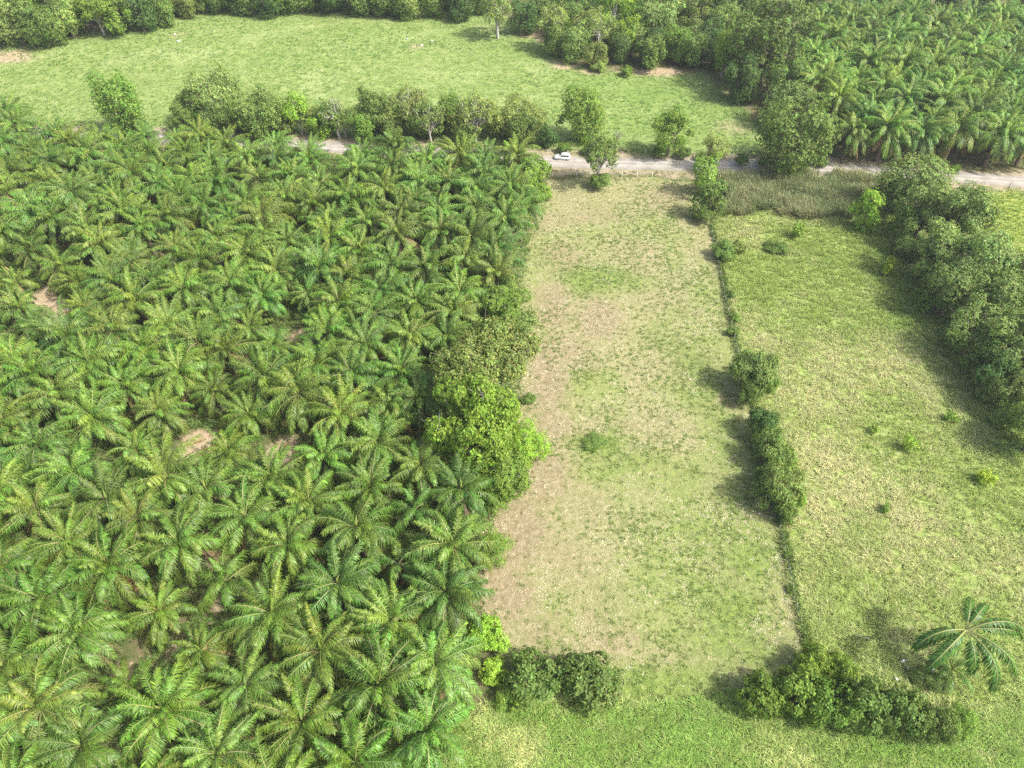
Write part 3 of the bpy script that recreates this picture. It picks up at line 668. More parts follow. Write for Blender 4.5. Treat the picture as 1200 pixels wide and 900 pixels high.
TREES = [
 # wood at the top left
 (12,18,27,'forest','grey','greyish crowned tree in the top left corner'),(48,22,24,'forest','mid','mid green tree second in from the top left corner'),(76,18,20,'forest','pale','pale open tree with whitish branches in the top left wood'),
 (110,8,24,'rosette','bright','bright green round tree above the tan soil strip'),(135,12,22,'forest','fresh','fresh green tree right above the tan soil strip'),(160,10,20,'forest','dark','dark tree in the right half of the top left wood'),
 (186,6,18,'forest','mid','tree near the right tip of the top left wood'),(214,0,15,'forest','olive','olive tree ending the top left wood at right'),
 (30,-12,26,'forest','dark','BACKA'),(70,-12,26,'tall','grey','BACKA'),(120,-16,26,'forest','dark','BACKA'),(165,-16,24,'forest','mid','BACKA'),(205,-18,22,'forest','dark','BACKA'),(-20,22,26,'forest','mid','BACKA'),(-15,-8,26,'forest','dark','BACKA'),
 # line of trees at the top edge
 (248,-6,16,'forest','dark','EDGE'),(280,-8,18,'forest','mid','EDGE'),(315,-10,18,'forest','dark','EDGE'),(350,-9,18,'forest','mid','EDGE'),(385,-9,18,'forest','dark','EDGE'),(420,-7,18,'forest','grey','EDGE'),(450,-4,16,'forest','dark','EDGE'),
 (478,2,15,'forest','pale','pale rounded shrub like tree at the pasture\'s top edge'),(508,-2,16,'forest','mid','green tree just right of the pale tree at the pasture\'s top'),(540,0,18,'forest','dark','dark tree left of the white branched tree at top'),
 *[(x_, -34 + (x_ * 7) % 9, 22, 'forest', ('mid', 'dark', 'grey')[x_ % 3], 'BACKB') for x_ in range(240, 600, 28)],
 *[(x_, -3 - (x_ * 5) % 8, 12 + (x_ * 3) % 7, 'forest', ('mid', 'fresh', 'dark', 'grey', 'mid')[x_ % 5], 'EDGE') for x_ in range(236, 575, 19)],
 *[(x_, 3 - x_ // 40 + (x_ * 7) % 12, 13 + x_ % 6, 'forest', ('mid', 'fresh', 'dark', 'bright')[x_ % 4], 'BACKA') for x_ in range(-10, 232, 17)],
 *[(x_, 14 + (x_ * 11) % 40, 14 + x_ % 6, 'forest', ('mid', 'grey', 'dark', 'fresh', 'olive')[x_ % 5], 'BACKD') for x_ in range(650, 860, 13)],
 *[(x_, 136 + (x_ * 7) % 17, 12 + x_ % 7, ('forest', 'round', 'airy')[x_ % 3], ('mid', 'fresh', 'olive', 'grey', 'mid')[x_ % 5], 'BUSHROW') for x_ in range(214, 636, 17)],
 *[(x_, y_, 13, 'round', 'grey', 'ROWR') for x_, y_ in ((1042,240),(1060,285),(1085,318),(1100,352),(1118,392),(1140,425),(1160,458),(1178,492))],
 # wood at the top middle
 (583,6,22,'airy','pale','pale tree with white spreading branches at the pasture\'s top'),(612,18,17,'forest','dark','dark tree between two pale trees at top middle'),(648,26,20,'airy','olive','pale olive tree standing out at the wood\'s left end'),
 (632,4,20,'forest','grey','BACKC'),(672,14,22,'forest','mid','mid green tall tree with vines at the wood\'s left part'),(668,56,11,'leafy','lime','small lime green shrub at the foot of the wood'),
 (702,30,20,'airy','pale','tall tree with bare white trunks in the middle wood'),(700,62,14,'forest','olive','olive brown thicket below the white trunks'),(722,8,22,'tall','lime','tall tree with yellowish upper leaves above the white trunks'),
 (739,38,15,'tall','lime','slender yellow green tree in the middle wood'),(770,18,28,'forest','grey','broad greyish crown on top of the middle wood'),(765,58,19,'forest','mid','low green tree at the wood\'s foot right of the slender yellow one'),
 (792,50,18,'forest','fresh','fresh green tree at the wood\'s foot near the brown bank'),(812,12,24,'forest','mid','big mid green crown at the wood\'s upper right'),(816,56,18,'forest','mid','BACKD'),(836,36,18,'forest','dark','dark tree in the notch left of the giant tree'),
 (735,83,8,'shrub','fresh','small green bush on the brown bank below the wood'),(702,78,9,'shrub','pale','small pale bush at the wood\'s lower left foot'),
 (655,-8,20,'forest','dark','BACKC'),(700,-10,22,'forest','mid','BACKC'),(745,-12,22,'forest','dark','BACKC'),(790,-14,22,'forest','mid','BACKC'),(835,-6,22,'forest','dark','BACKC'),(865,8,20,'forest','grey','BACKC'),(725,55,14,'forest','dark','BACKD'),(684,44,14,'forest','dark','BACKD'),(840,62,15,'forest','mid','BACKD'),
 (902,48,44,'forest','mid','giant broad tree at the far plantation\'s left end'),(852,60,17,'tall','lime','yellowish tree leaning on the giant tree\'s left side'),(872,92,22,'forest','dark','dark tree at the giant tree\'s lower left'),(925,95,24,'forest','mid','tree at the giant tree\'s lower right'),
 (934,152,42,'forest','mid','big rounded tree by the road at the far plantation corner'),(925,120,24,'forest','grey','greyish tree between the giant tree and the rounded roadside tree'),
 (885,0,22,'forest','grey','BACKC'),(1035,-6,16,'forest','dark','BACKE'),(1075,-6,17,'forest','dark','BACKE'),(1115,-6,17,'forest','dark','BACKE'),(1155,-5,17,'forest','dark','BACKE'),(1200,-4,18,'forest','dark','BACKE'),(950,-14,20,'forest','dark','BACKE'),(995,-12,18,'forest','dark','BACKE'),
 # row along the far side of the road
 (137,121,30,'forest','fresh','lone dense round tree between pasture and far left palms'),(252,112,31,'forest','grey','tall greyish tree left in the row along the road'),(226,122,20,'forest','mid','small green tree left of the tall greyish roadside tree'),
 (303,130,27,'forest','mid','rounded green tree right of the tall greyish roadside tree'),(347,128,17,'tall','lime','slim tree with bright yellow green leaves in the road row'),(392,128,19,'bare','pale','nearly leafless pale trunked tree in the road row'),
 (440,130,26,'forest','mid','wide green tree right of the leafless tree'),(425,150,16,'forest','fresh','BUSHROW'),(478,122,22,'airy','olive','brownish open tree in the middle of the road row'),(500,138,20,'forest','mid','BUSHROW'),(532,130,20,'forest','fresh','yellow green tree left of the pinkish one in the road row'),
 (557,132,23,'airy','olive','pinkish brown thin crowned tree in the road row'),(590,136,21,'forest','olive','olive tree right of the pinkish one in the road row'),(612,150,18,'forest','mid','last green tree of the road row before the parked car'),(608,122,14,'airy','olive','BUSHROW'),
 (375,146,14,'forest','lime','BUSHROW'),(460,150,14,'forest','mid','BUSHROW'),(545,155,14,'forest','mid','BUSHROW'),(640,158,12,'forest','dark','dark bush directly behind the white car'),
 (680,132,28,'forest','fresh','leafy upright tree behind the white car'),(724,158,9,'bare','grey','thin bare sapling right of the leafy upright tree'),(787,152,25,'round','fresh','open light green tree by the road alone on the pasture'),(838,172,18,'airy','olive','small olive tree between open tree and rounded roadside tree'),
 *[(x_, y_, r_, 'shrub', c_, 'VERGE') for x_, y_, r_, c_ in ((662,174,8,'fresh'),(692,176,9,'mid'),(716,178,7,'olive'),(772,178,8,'fresh'),(800,180,9,'mid'),(822,183,7,'fresh'),(870,188,9,'mid'),(900,190,10,'fresh'),(960,190,9,'mid'),(1120,198,7,'fresh'))],
 # near side of the road
 (618,200,26,'leafy','bright','bright green bush at the lot\'s upper left road corner'),(632,225,14,'leafy','bright','low bright shrub under the corner bush on the lot'),(703,178,26,'airy','mid','airy tree standing on the lot edge over the road'),(702,213,13,'shrub','mid','dense low bush around the foot of the airy tree'),
 (827,205,17,'column','fresh','leafy tree at the upper end of the fence by the road'),(832,232,17,'column','mid','green bush just below the fence end tree'),(826,253,12,'shrub','mid','lowest of the three bushes at the fence\'s road end'),
 # fence line and fields
 (848,294,14,'shrub','mid','small bush on the fence halfway to the road'),(866,287,9,'sapling','olive','olive sapling just right of the small fence bush'),(912,290,14,'shrub','mid','dark low shrub in the upper rough field'),(936,270,8,'sapling','bright','thin light sapling in the upper rough field'),
 (860,388,8,'shrub','mid','tiny dark bush on the fence above the hedge'),(884,434,28,'shrub','grey','large rounded bush heading the fence hedge'),(878,462,16,'shrub','mid','HEDGE'),(892,496,19,'shrub','dark','narrow dark bush below the large fence bush'),(906,530,23,'shrub','grey','middle bush of the fence hedge'),(913,572,28,'shrub','grey','large bush at the lower end of the fence hedge'),(922,600,15,'shrub','mid','HEDGE'),(896,452,14,'shrub','fresh','HEDGE'),(900,512,16,'shrub','mid','HEDGE'),(918,548,17,'shrub','fresh','HEDGE'),(900,556,15,'shrub','mid','HEDGE'),(930,585,13,'shrub','bright','HEDGE'),(856,345,6,'shrub','mid','HEDGE'),(862,372,6,'shrub','fresh','HEDGE'),(928,690,6,'shrub','mid','HEDGE'),(923,650,5,'shrub','fresh','HEDGE'),
 (1018,247,17,'column','lime','bright lime tree in front of the dark right row'),(1046,222,22,'round','mid','mid green tree at the right row\'s upper left'),(1072,212,34,'round','grey','tall greyish tree topping the right row beside the road'),(1088,248,34,'round','grey','ROWR'),(1128,255,40,'round','grey','wide greyish tree at the right row\'s outer top'),
 (1100,292,34,'round','grey','ROWR'),(1158,305,44,'round','grey','ROWR'),(1122,335,34,'round','grey','ROWR'),(1172,352,40,'round','grey','ROWR'),(1146,385,32,'round','grey','ROWR'),(1198,398,42,'round','grey','ROWR'),(1168,425,30,'round','dark','ROWR'),(1200,455,32,'round','grey','ROWR'),(1222,500,34,'round','mid','last tree of the right row, cut by the picture edge'),(1225,330,44,'round','grey','ROWR'),(1250,420,44,'round','grey','ROWR'),
 (1062,262,16,'column','fresh','small fresh green tree under the right row\'s upper left edge'),(1042,311,9,'sapling','yellow','yellow green sapling in the shade line of the right row'),(1082,350,11,'sapling','bright','light green sapling against the dark right row'),(1072,300,10,'shrub','dark','dark shrub in the shade of the right row'),
 (1115,488,7,'sapling','bright','upper small green sapling alone on the lower rough field'),(1068,520,9,'sapling','lime','lime sapling in the middle of the rough field'),(1025,503,5,'sapling','bright','tiny green sapling left of the lime one on the rough field'),(1156,559,9,'sapling','yellow','yellowish sapling at the rough field\'s right side'),(1038,595,6,'sapling','fresh','small low green sapling in the lower rough field'),
 (697,518,13,'shrub','mid','flat dark shrub alone in the middle of the mown lot'),
 # between plantation and lot
 (590,352,30,'rosette','fresh','green tree topping the cluster on the lot\'s left edge'),(612,378,18,'shrub','grey','pale green bush on the lot side of the cluster'),(566,418,60,'flat','olive','wide olive flat crowned tree in the cluster'),(556,490,56,'rosette','bold','largest bright green tree in the cluster beside the lot'),
 (618,520,30,'feather','lime','feathery light green tree leaning over the lot'),(590,550,34,'rosette','fresh','green tree at the lower right of the big bright tree'),(582,582,22,'leafy','fresh','leafy bush at the foot of the cluster'),(578,640,22,'feather','bright','feathery bright shrub on the bare lot edge'),(619,468,9,'shrub','mid','small dark shrub at the lot side of the cluster'),
 (574,742,24,'leafy','lime','bright lime bush at the lot\'s lower left corner'),(578,786,17,'leafy','lime','lower lime bush touching the dark green thicket'),(628,790,36,'leafy','mid','left half of the dark green thicket at the lot\'s bottom edge'),(688,796,38,'leafy','mid','right half of the dark green thicket at the lot\'s bottom edge'),(600,815,20,'shrub','fresh','low bush below the thicket\'s left end'),
 # bottom right
 (893,818,28,'leafy','fresh','leftmost bush of the lower right hedge'),(932,812,30,'leafy','fresh','second bush from the left in the lower right hedge'),(972,822,33,'leafy','fresh','middle bush of the lower right hedge'),(1012,828,33,'leafy','mid','bush right of the middle in the lower right hedge'),(1052,834,30,'leafy','mid','bush in the lower right hedge below the white scraps'),
 (952,778,24,'shrub','bright','pale weedy bush above the lower right hedge, shading the lot'),(985,788,22,'shrub','bright','smaller weedy bush above the hedge\'s middle'),(1076,791,13,'shrub','mid','low dark weeds among the white scraps'),(1100,800,14,'shrub','mid','weedy bush between the white scraps and the young palm'),(1092,848,26,'shrub','mid','dark bush under the lone palm'),(1128,845,18,'shrub','fresh','rightmost bush below the lone palm'),
]
GENERIC = {'BACKA': ('dark tree behind the front of the top left wood', 'rear trees of the top left wood'), 'EDGE': ('dark tree in the line along the pasture\'s far edge', 'trees lining the top edge of the pasture'),
 'BACKB': ('tall tree behind the line along the pasture\'s far edge', 'rear trees above the pasture'), 'BACKC': ('tall tree at the back of the top middle wood', 'rear trees of the middle wood'),
 'BACKD': ('understorey tree low in the top middle wood', 'understorey trees of the middle wood'), 'BACKE': ('dark tree closing off the far plantation at the top edge', 'trees behind the far plantation'),
 'BUSHROW': ('smaller tree merged into the row along the road', 'small trees in the road row'), 'VERGE': ('low green bush on the far verge of the road', 'low bushes on the far road verge'), 'HEDGE': ('small bush merged into the hedge on the lot fence', 'small bushes in the fence hedge'), 'ROWR': ('dense grey green tree inside the right hand row', 'trees packed in the right row')}
for cx, cy, rx, typ, col, lab in TREES:
    hs_ = {'flat dark shrub alone in the middle of the mown lot': .42, 'dark low shrub in the upper rough field': .5, 'largest bright green tree in the cluster beside the lot': 1.3, 'wide olive flat crowned tree in the cluster': 1.25, 'small dark shrub at the lot side of the cluster': .7, 'low dark weeds among the white scraps': .4, 'weedy bush between the white scraps and the young palm': .5}.get(lab, 1.5 if typ in ('shrub', 'leafy') and cx > 855 and cx < 1100 and cy > 380 and rx > 12 else 1.0)
    grp = None
    if lab in GENERIC:
        xs = sorted(t[0] for t in TREES if t[5] == lab); k_ = min(4, 5 * xs.index(cx) // len(xs))
        ps = ['leftmost part', 'left half', 'middle', 'right half', 'rightmost part'][k_]
        ys = sorted(t[1] for t in TREES if t[5] == lab); up = 'upper ' if lab == 'ROWR' and cy < ys[len(ys) // 2] else 'lower ' if lab == 'ROWR' else ''
        lab, grp = GENERIC[lab]; lab = f'{lab}, {up}{ps}'
    small = typ in ('shrub', 'leafy') ; sap = typ == 'sapling'
    nm = 'bush' if small else ('sapling' if sap else 'tree')
    place_tree(cx, cy, rx, typ, col, lab, nm, nm, grp, hs_)

# ------------------------------------------------------------------ lone palm at the lower right
def lone_palm():
    r = np.random.default_rng(77)
    x, y = at(1132, 738, 9.6)
    e = bpy.data.objects.new('coconut_palm', None); C.objects.link(e); e.location = (x, y, 0); e.scale = (1.2, 1.2, 1.2)
    g = Geo()
    for px, py, L, e0 in [(1152,698,4.6,55),(1202,738,6.8,45),(1196,756,7.0,34),(1184,790,7.2,28),(1172,800,7.0,16),(1098,772,7.4,34),(1090,750,6.4,20),(1120,722,4.4,48),(1140,790,5.2,10)]:
        tx, ty = at(px, py, 7.4); az = math.atan2(ty - y, tx - x)
        frond(g, r, az, math.radians(e0), L, math.radians(r.uniform(85, 115)), np.array([.074, .165, .026]), np.array([.30, .33, .12]), nl=84, llen=.92, lw=.12, gravity=.9, ruffle=.2, side_bend=r.normal(0, .55))
    c = obj('crown', g.mesh('crown', M_palm), e); c.location = (0, 0, 8)
    t = Geo(); s = np.linspace(0, 1, 9)
    t.tube(np.stack([-.9 * (1 - s) ** 1.6, -.5 * (1 - s) ** 1.6, -.2 + 8.3 * s], 1), .2 + .1 * (1 - s) ** 3, (1, 1, 1), 8)
    obj('trunk', t.mesh('trunk', M_palmtrunk), e)
    tag(e, 'lone palm with sparse arching fronds over the lower right hedge', 'palm')
    # young palm under it
    x, y = at(1118, 780, 2.0)
    e = bpy.data.objects.new('young_palm', None); C.objects.link(e); e.location = (x, y, 0)
    g = Geo()
    for k in range(13):
        frond(g, r, k * 2.4, math.radians(r.uniform(25, 75)), r.uniform(3.0, 4.2), math.radians(70), np.array([.11, .27, .04]), np.array([.3, .34, .1]), nl=24, llen=.55, lw=.07)
    obj('crown', g.mesh('crown', M_palm), e).location = (0, 0, 1.1)
    t = Geo(); t.tube([(0, 0, -.1), (0, 0, .6), (0, 0, 1.2)], [.2, .17, .12], (1, 1, 1), 7); obj('trunk', t.mesh('trunk', M_palmtrunk), e)
    tag(e, 'small bright green palm at the foot of the lone palm', 'palm')
lone_palm()

# ------------------------------------------------------------------ grasses (stuff)
def blades(P, h, n, w_, col, lean=.55, spread=.25, sd=.16, r=rng, tipmul=1.25):
    M = len(P) * n
    p = np.repeat(P, n, 0); hh = np.repeat(np.broadcast_to(h, len(P)), n) * r.uniform(.6, 1.15, M)
    az = r.uniform(0, 6.283, M); rad = np.abs(r.normal(0, 1, M)) * np.repeat(np.broadcast_to(spread, len(P)), n)
    D = np.stack([np.cos(az), np.sin(az), 0 * az], 1)
    p = p + D * rad[:, None]
    az2 = az + r.normal(0, .6, M); D = np.stack([np.cos(az2), np.sin(az2), 0 * az2], 1)
    ln = np.clip(r.normal(lean, .25, M), .05, 1.6)
    S = np.stack([-np.sin(az2), np.cos(az2), 0 * az2], 1) * (w_ * r.uniform(.7, 1.3, M))[:, None] * .5
    up = np.array([0, 0, 1.])
    mid = p + D * (ln * hh * .35)[:, None] + up * (hh * .62)[:, None]
    tip = p + D * (ln * hh * 1.0)[:, None] + up * (hh * np.clip(1 - .35 * ln, .3, 1))[:, None]
    V = np.stack([p - S, p + S, mid - S * .8, mid + S * .8, tip - S * .15, tip + S * .15], 1)
    b = np.arange(M)[:, None] * 6
    F = np.concatenate([b + [0, 1, 3, 2], b + [2, 3, 5, 4]])
    c = np.repeat(np.broadcast_to(col, (len(P), 3)), n, 0); c = jit(c, M, sd, r)
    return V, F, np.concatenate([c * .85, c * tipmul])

def scatter(poly, per_m2, margin=0.):
    P = np.asarray(poly); lo, hi = P.min(0), P.max(0)
    n = int((hi - lo).prod() * per_m2)
    q = rng.uniform(lo, hi, (n, 2)); return q[sdf(poly, q[:, 0], q[:, 1]) > margin]
def in_view(q, pad=170):
    px, py = pix(q[:, 0], q[:, 1], 0); return (px > -pad) & (px < 1200 + pad) & (py > -pad) & (py < 900 + pad)
def mixc(a, b, t): t = np.asarray(t)[:, None]; return np.asarray(a) * (1 - t) + np.asarray(b) * t
def gz(q): # ground height under points
    i = np.clip(((q[:, 1] - GY0) / GS).astype(int), 0, ny - 1); j = np.clip(((q[:, 0] - GX0) / GS).astype(int), 0, nx - 1); return Z[i, j]
def p3(q, dz=-.03): return np.c_[q, gz(q) + dz]

# rough field tussocks
q = scatter(ROUGH, 3.0, -.5); q = q[in_view(q)]
keep = fbm(q[:, 0], q[:, 1], 1.7, 61, 2) > .2; q = q[keep]
dry = np.clip((fbm(q[:, 0], q[:, 1], 14, 51) - .42) * 2.2 + (fbm(q[:, 0], q[:, 1], 1.3, 55, 2) - .5) * .9 + .14 + rng.normal(0, .15, len(q)) + .35 * np.exp(-(((q[:, 0] - at(1010, 450)[0]) / 22) ** 2 + ((q[:, 1] - at(1010, 450)[1]) / 16) ** 2)), 0, 1)
shade_green = np.clip(1.1 - segdist(gpoly([(1040,225),(1110,380),(1200,520)]), q[:, 0], q[:, 1], False) / 13, 0, 1); dry = dry * (1 - .8 * shade_green)  # less dry grass by the tree row, also mask for its painted shade
c = mixc((.24, .34, .078), (.45, .465, .225), dry)
c = c * (1 - shade_green[:, None] * np.array([.3, .12, .3]))  # tree row's shade put into the blade colour as a darker green
h = .2 + .85 * fbm(q[:, 0], q[:, 1], 2.4, 71, 2) ** 1.4 + np.where(rng.random(len(q)) < .10, .45, 0)
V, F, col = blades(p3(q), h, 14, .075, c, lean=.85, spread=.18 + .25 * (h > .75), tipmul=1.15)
q2 = scatter(ROUGH, .42, 0); q2 = q2[in_view(q2)]
d2 = np.clip((fbm(q2[:, 0], q2[:, 1], 14, 51) - .40) * 2.2 + rng.normal(0, .25, len(q2)), 0, 1)
m2 = np.clip(1.1 - segdist(gpoly([(1040,225),(1110,380),(1200,520)]), q2[:, 0], q2[:, 1], False) / 13, 0, 1)  # same mask near the tree row for the larger tussocks
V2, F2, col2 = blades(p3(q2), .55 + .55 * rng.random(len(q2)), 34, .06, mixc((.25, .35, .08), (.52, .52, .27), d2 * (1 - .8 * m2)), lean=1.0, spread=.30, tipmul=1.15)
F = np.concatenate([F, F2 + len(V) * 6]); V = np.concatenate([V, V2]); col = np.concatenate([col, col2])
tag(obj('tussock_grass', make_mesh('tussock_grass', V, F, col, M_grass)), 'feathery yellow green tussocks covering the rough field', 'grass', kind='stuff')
# front strip
q = scatter(FRONT, 5, -.5); q = q[in_view(q)]
dry = np.clip((fbm(q[:, 0], q[:, 1], 6, 52) - .5) * 4 + rng.normal(0, .15, len(q)), 0, 1)
c = mixc((.20, .32, .06), (.42, .45, .17), dry)
h = .5 + .7 * fbm(q[:, 0], q[:, 1], 2.5, 72, 2)
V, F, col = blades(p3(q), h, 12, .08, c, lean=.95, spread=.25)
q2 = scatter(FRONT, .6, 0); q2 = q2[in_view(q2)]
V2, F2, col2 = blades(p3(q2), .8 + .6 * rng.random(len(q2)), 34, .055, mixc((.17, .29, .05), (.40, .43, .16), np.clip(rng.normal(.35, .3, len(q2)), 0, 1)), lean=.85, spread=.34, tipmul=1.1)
F = np.concatenate([F, F2 + len(V) * 6]); V = np.concatenate([V, V2]); col = np.concatenate([col, col2])
tag(obj('tall_grass', make_mesh('tall_grass', V, F, col, M_grass)), 'lush bright tall grass along the bottom of the picture', 'grass', kind='stuff')
# lot: short tufts and straw clippings
Vs, Fs, Cs, nv = [], [], [], 0
for dens, kind in ((1.9, 'green'), (1.6, 'straw'), (2.4, 'short')):
    q = scatter(LOT, dens, 0)
    bare = np.clip(blob_field(BARE, q[:, 0], q[:, 1]), 0, 1); grn = np.clip(blob_field(GREEN, q[:, 0], q[:, 1]), 0, 1)
    pat = fbm(q[:, 0], q[:, 1], 7, 81); pat2 = fbm(q[:, 0], q[:, 1], 5, 86)
    if kind == 'green':
        k_ = rng.random(len(q)) < np.clip(.42 + .7 * grn - .45 * bare + (pat - .5) * 2.6, .08, 1); q = q[k_]
        c = mixc((.135, .215, .048), (.24, .315, .082), rng.random(len(q))); hh, n_, ww, le, sp = .30, 11, .085, .8, .12 + .22 * rng.random(len(q)) ** 2
    elif kind == 'straw':
        k_ = rng.random(len(q)) < np.clip(.42 - .35 * grn + (pat2 - .5) * 3.2, .05, 1); q = q[k_]
        c = mixc((.44, .40, .24), (.68, .64, .45), rng.random(len(q))); hh, n_, ww, le, sp = .16, 11, .09, 1.4, .18 + .25 * rng.random(len(q))
    else:
        k_ = rng.random(len(q)) < np.clip(.9 - bare * .9, .1, 1); q = q[k_]
        c = mixc((.22, .28, .078), (.38, .37, .17), np.clip(rng.random(len(q)) - .3 * grn[k_], 0, 1)); hh, n_, ww, le, sp = .16, 6, .07, 1.0, .2
    V, F, col = blades(p3(q, -.02), hh, n_, ww, c, lean=le, spread=sp, tipmul=1.1)
    Vs.append(V.reshape(-1, 3)); Fs.append(F + nv); Cs.append(col); nv += len(Vs[-1])
tag(obj('mown_grass', make_mesh('mown_grass', np.concatenate(Vs), np.concatenate(Fs), np.concatenate(Cs), M_grass)), 'short green tufts and straw clippings on the mown lot', 'grass', kind='stuff')
# pasture tufts
q = scatter(PAST, .9, 0); q = q[in_view(q)]
dry = np.clip((fbm(q[:, 0], q[:, 1], 18, 53) - .42) * 3 + rng.normal(0, .2, len(q)), 0, 1)
dry = np.clip(dry * .7 + (fbm(q[:, 0], q[:, 1], 5, 58) - .45) * 1.6, 0, 1)
c = mixc((.105, .205, .042), (.30, .375, .145), dry)
c = c * (1 - .75 * np.clip(blob_field(GREEN, q[:, 0], q[:, 1]), 0, 1)[:, None]) + np.array([.13, .22, .045]) * .75 * np.clip(blob_field(GREEN, q[:, 0], q[:, 1]), 0, 1)[:, None]
V, F, col = blades(p3(q), .3, 7, .14, c, lean=.9, spread=.35)
tag(obj('pasture_grass', make_mesh('pasture_grass', V, F, col, M_grass)), 'grazed light green grass of the pasture', 'grass', kind='stuff')
# reeds by the road
q = scatter(REED, 8, -1.5); q = q[sdf(REED, q[:, 0], q[:, 1]) > (fbm(q[:, 0], q[:, 1], 3, 59) - .55) * 9]
c = mixc((.155, .205, .085), (.31, .315, .175), np.clip(fbm(q[:, 0], q[:, 1], 3, 54) * 1.6 - .4 + rng.normal(0, .2, len(q)), 0, 1))
V, F, col = blades(p3(q), 1.6 + 1.9 * fbm(q[:, 0], q[:, 1], 3.5, 57, 2), 7, .10, c, lean=.35, spread=.25)
tag(obj('reed_bed', make_mesh('reed_bed', V, F, col, M_grass)), 'grey green stand of tall reeds beside the road', 'reeds', kind='stuff')
# rank growth along the lot fence, its dark colour includes the grass edge's shadow
FL = np.array(gpoly([(832,262),(846,325),(858,392),(872,440),(890,502),(908,592),(919,640),(932,705),(948,772)]))
FLs = smooth_line(FL, 1.0)
q = np.repeat(FLs, 9, 0) + rng.normal(0, .17, (len(FLs) * 9, 2)) + [.25, 0]
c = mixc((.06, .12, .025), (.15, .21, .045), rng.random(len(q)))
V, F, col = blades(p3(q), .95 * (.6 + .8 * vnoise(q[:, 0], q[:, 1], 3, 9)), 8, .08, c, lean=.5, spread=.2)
tag(obj('fence_weeds', make_mesh('fence_weeds', V, F, col, M_grass)), 'rank weeds along the lot fence, the grass edge shadow painted into their colour', 'weeds', kind='stuff')
# field beyond the right row, plantation undergrowth, roadside
q = scatter(EAST, 1.6, 0); q = q[in_view(q)]
V, F, col = blades(p3(q), .6, 8, .12, np.array([.24, .33, .065]), lean=.6, spread=.3)
tag(obj('meadow_grass', make_mesh('meadow_grass', V, F, col, M_grass)), 'glowing yellow green grass behind the right tree row', 'grass', kind='stuff')
UND = gpoly([(-60,146),(60,160),(130,168),(240,172),(420,186),(600,190),(640,215),(612,320),(610,470),(575,640),(560,760),(520,960),(-90,960)])
q = scatter(UND, 1.8, 0)
q = q[(fbm(q[:, 0], q[:, 1], 6, 91) > .33)]
q = q[blob_field(SOIL, q[:, 0], q[:, 1]) < .4]
V, F, col = blades(p3(q), .8, 8, .13, mixc((.10, .19, .04), (.17, .24, .06), rng.random(len(q))), lean=.9, spread=.4)
tag(obj('undergrowth', make_mesh('undergrowth', V, F, col, M_grass)), 'weedy ground cover under the oil palms', 'ground cover', kind='stuff')
q = np.repeat(smooth_line(ROAD, 1.0), 10, 0); off = rng.choice([-1, 1], len(q)) * rng.uniform(3.6, 8.5, len(q))
q = q + np.c_[rng.normal(0, .5, len(q)), off]; q = q[in_view(q)]; q = q[fbm(q[:, 0], q[:, 1], 5, 95) > .46]
V, F, col = blades(p3(q), .4, 8, .1, np.array([.17, .21, .06]), lean=.7, spread=.25)
tag(obj('roadside_grass', make_mesh('roadside_grass', V, F, col, M_grass)), 'patchy grass along both road edges', 'grass', kind='stuff')

# ------------------------------------------------------------------ fences
M_post = plain('weathered_post', (.32, .29, .25), .9); M_white = plain('white_post', (.7, .68, .62), .7); M_wire = plain('wire', (.3, .3, .3), .5, .8)
def fence(P, label, mat, step=4., h=1.25, pr=.07):
    Q = smooth_line(P, step); e = bpy.data.objects.new('wire_fence', None); C.objects.link(e); e.location = (Q[0][0], Q[0][1], 0)
    o = np.array([*Q[0], 0]); wires = Geo(); tops = []
    for i, p in enumerate(Q):
        g = Geo(); hh = h * random.uniform(.92, 1.08); lx, ly = random.gauss(0, .04), random.gauss(0, .04)
        b = np.array([p[0], p[1], -.3]) - o
        g.tube([b, b + [lx * .5, ly * .5, .3 + hh * .5], b + [lx, ly, .3 + hh], b + [lx, ly, .302 + hh]], [pr, pr, pr * .95, .005], (1, 1, 1), 6)
        obj('post', g.mesh('post', mat), e); tops.append((b + [lx, ly, .3 + hh]))
    for k in (.35, .65, .93):
        L_ = [np.array([t[0], t[1], t[2] * k]) for t in tops]; wires.tube(L_, np.full(len(L_), .012), (1, 1, 1), 4)
    obj('wire', wires.mesh('wire', M_wire), e)
    tag(e, label, 'fence')
fence(FL + [-.25, 0], 'wire fence with weathered posts between mown lot and rough field', M_post, 4.)
fence(gpoly([(640,206),(672,206),(732,207.5),(815,208)]), 'wire fence with pale posts along the road edge of the lot', M_white, 7., 1.3, .10)
def marker(px, py, label, mat):
    x, y = at(px, py); e = bpy.data.objects.new('marker_post', None); C.objects.link(e); e.location = (x, y, 0)
    g = Geo(); g.box((-.12, -.08, -.2), (.12, .08, 1.5), (1, 1, 1)); obj('shaft', g.mesh('shaft', mat), e)
    g = Geo(); g.box((-.15, -.11, 1.502), (.15, .11, 1.6), (1, 1, 1)); obj('cap', g.mesh('cap', mat), e)
    tag(e, label, 'post')
marker(850, 186, 'pale marker post across the road, by the small olive tree', M_white)
marker(1182, 221, 'dark post at the road edge far right', M_post)

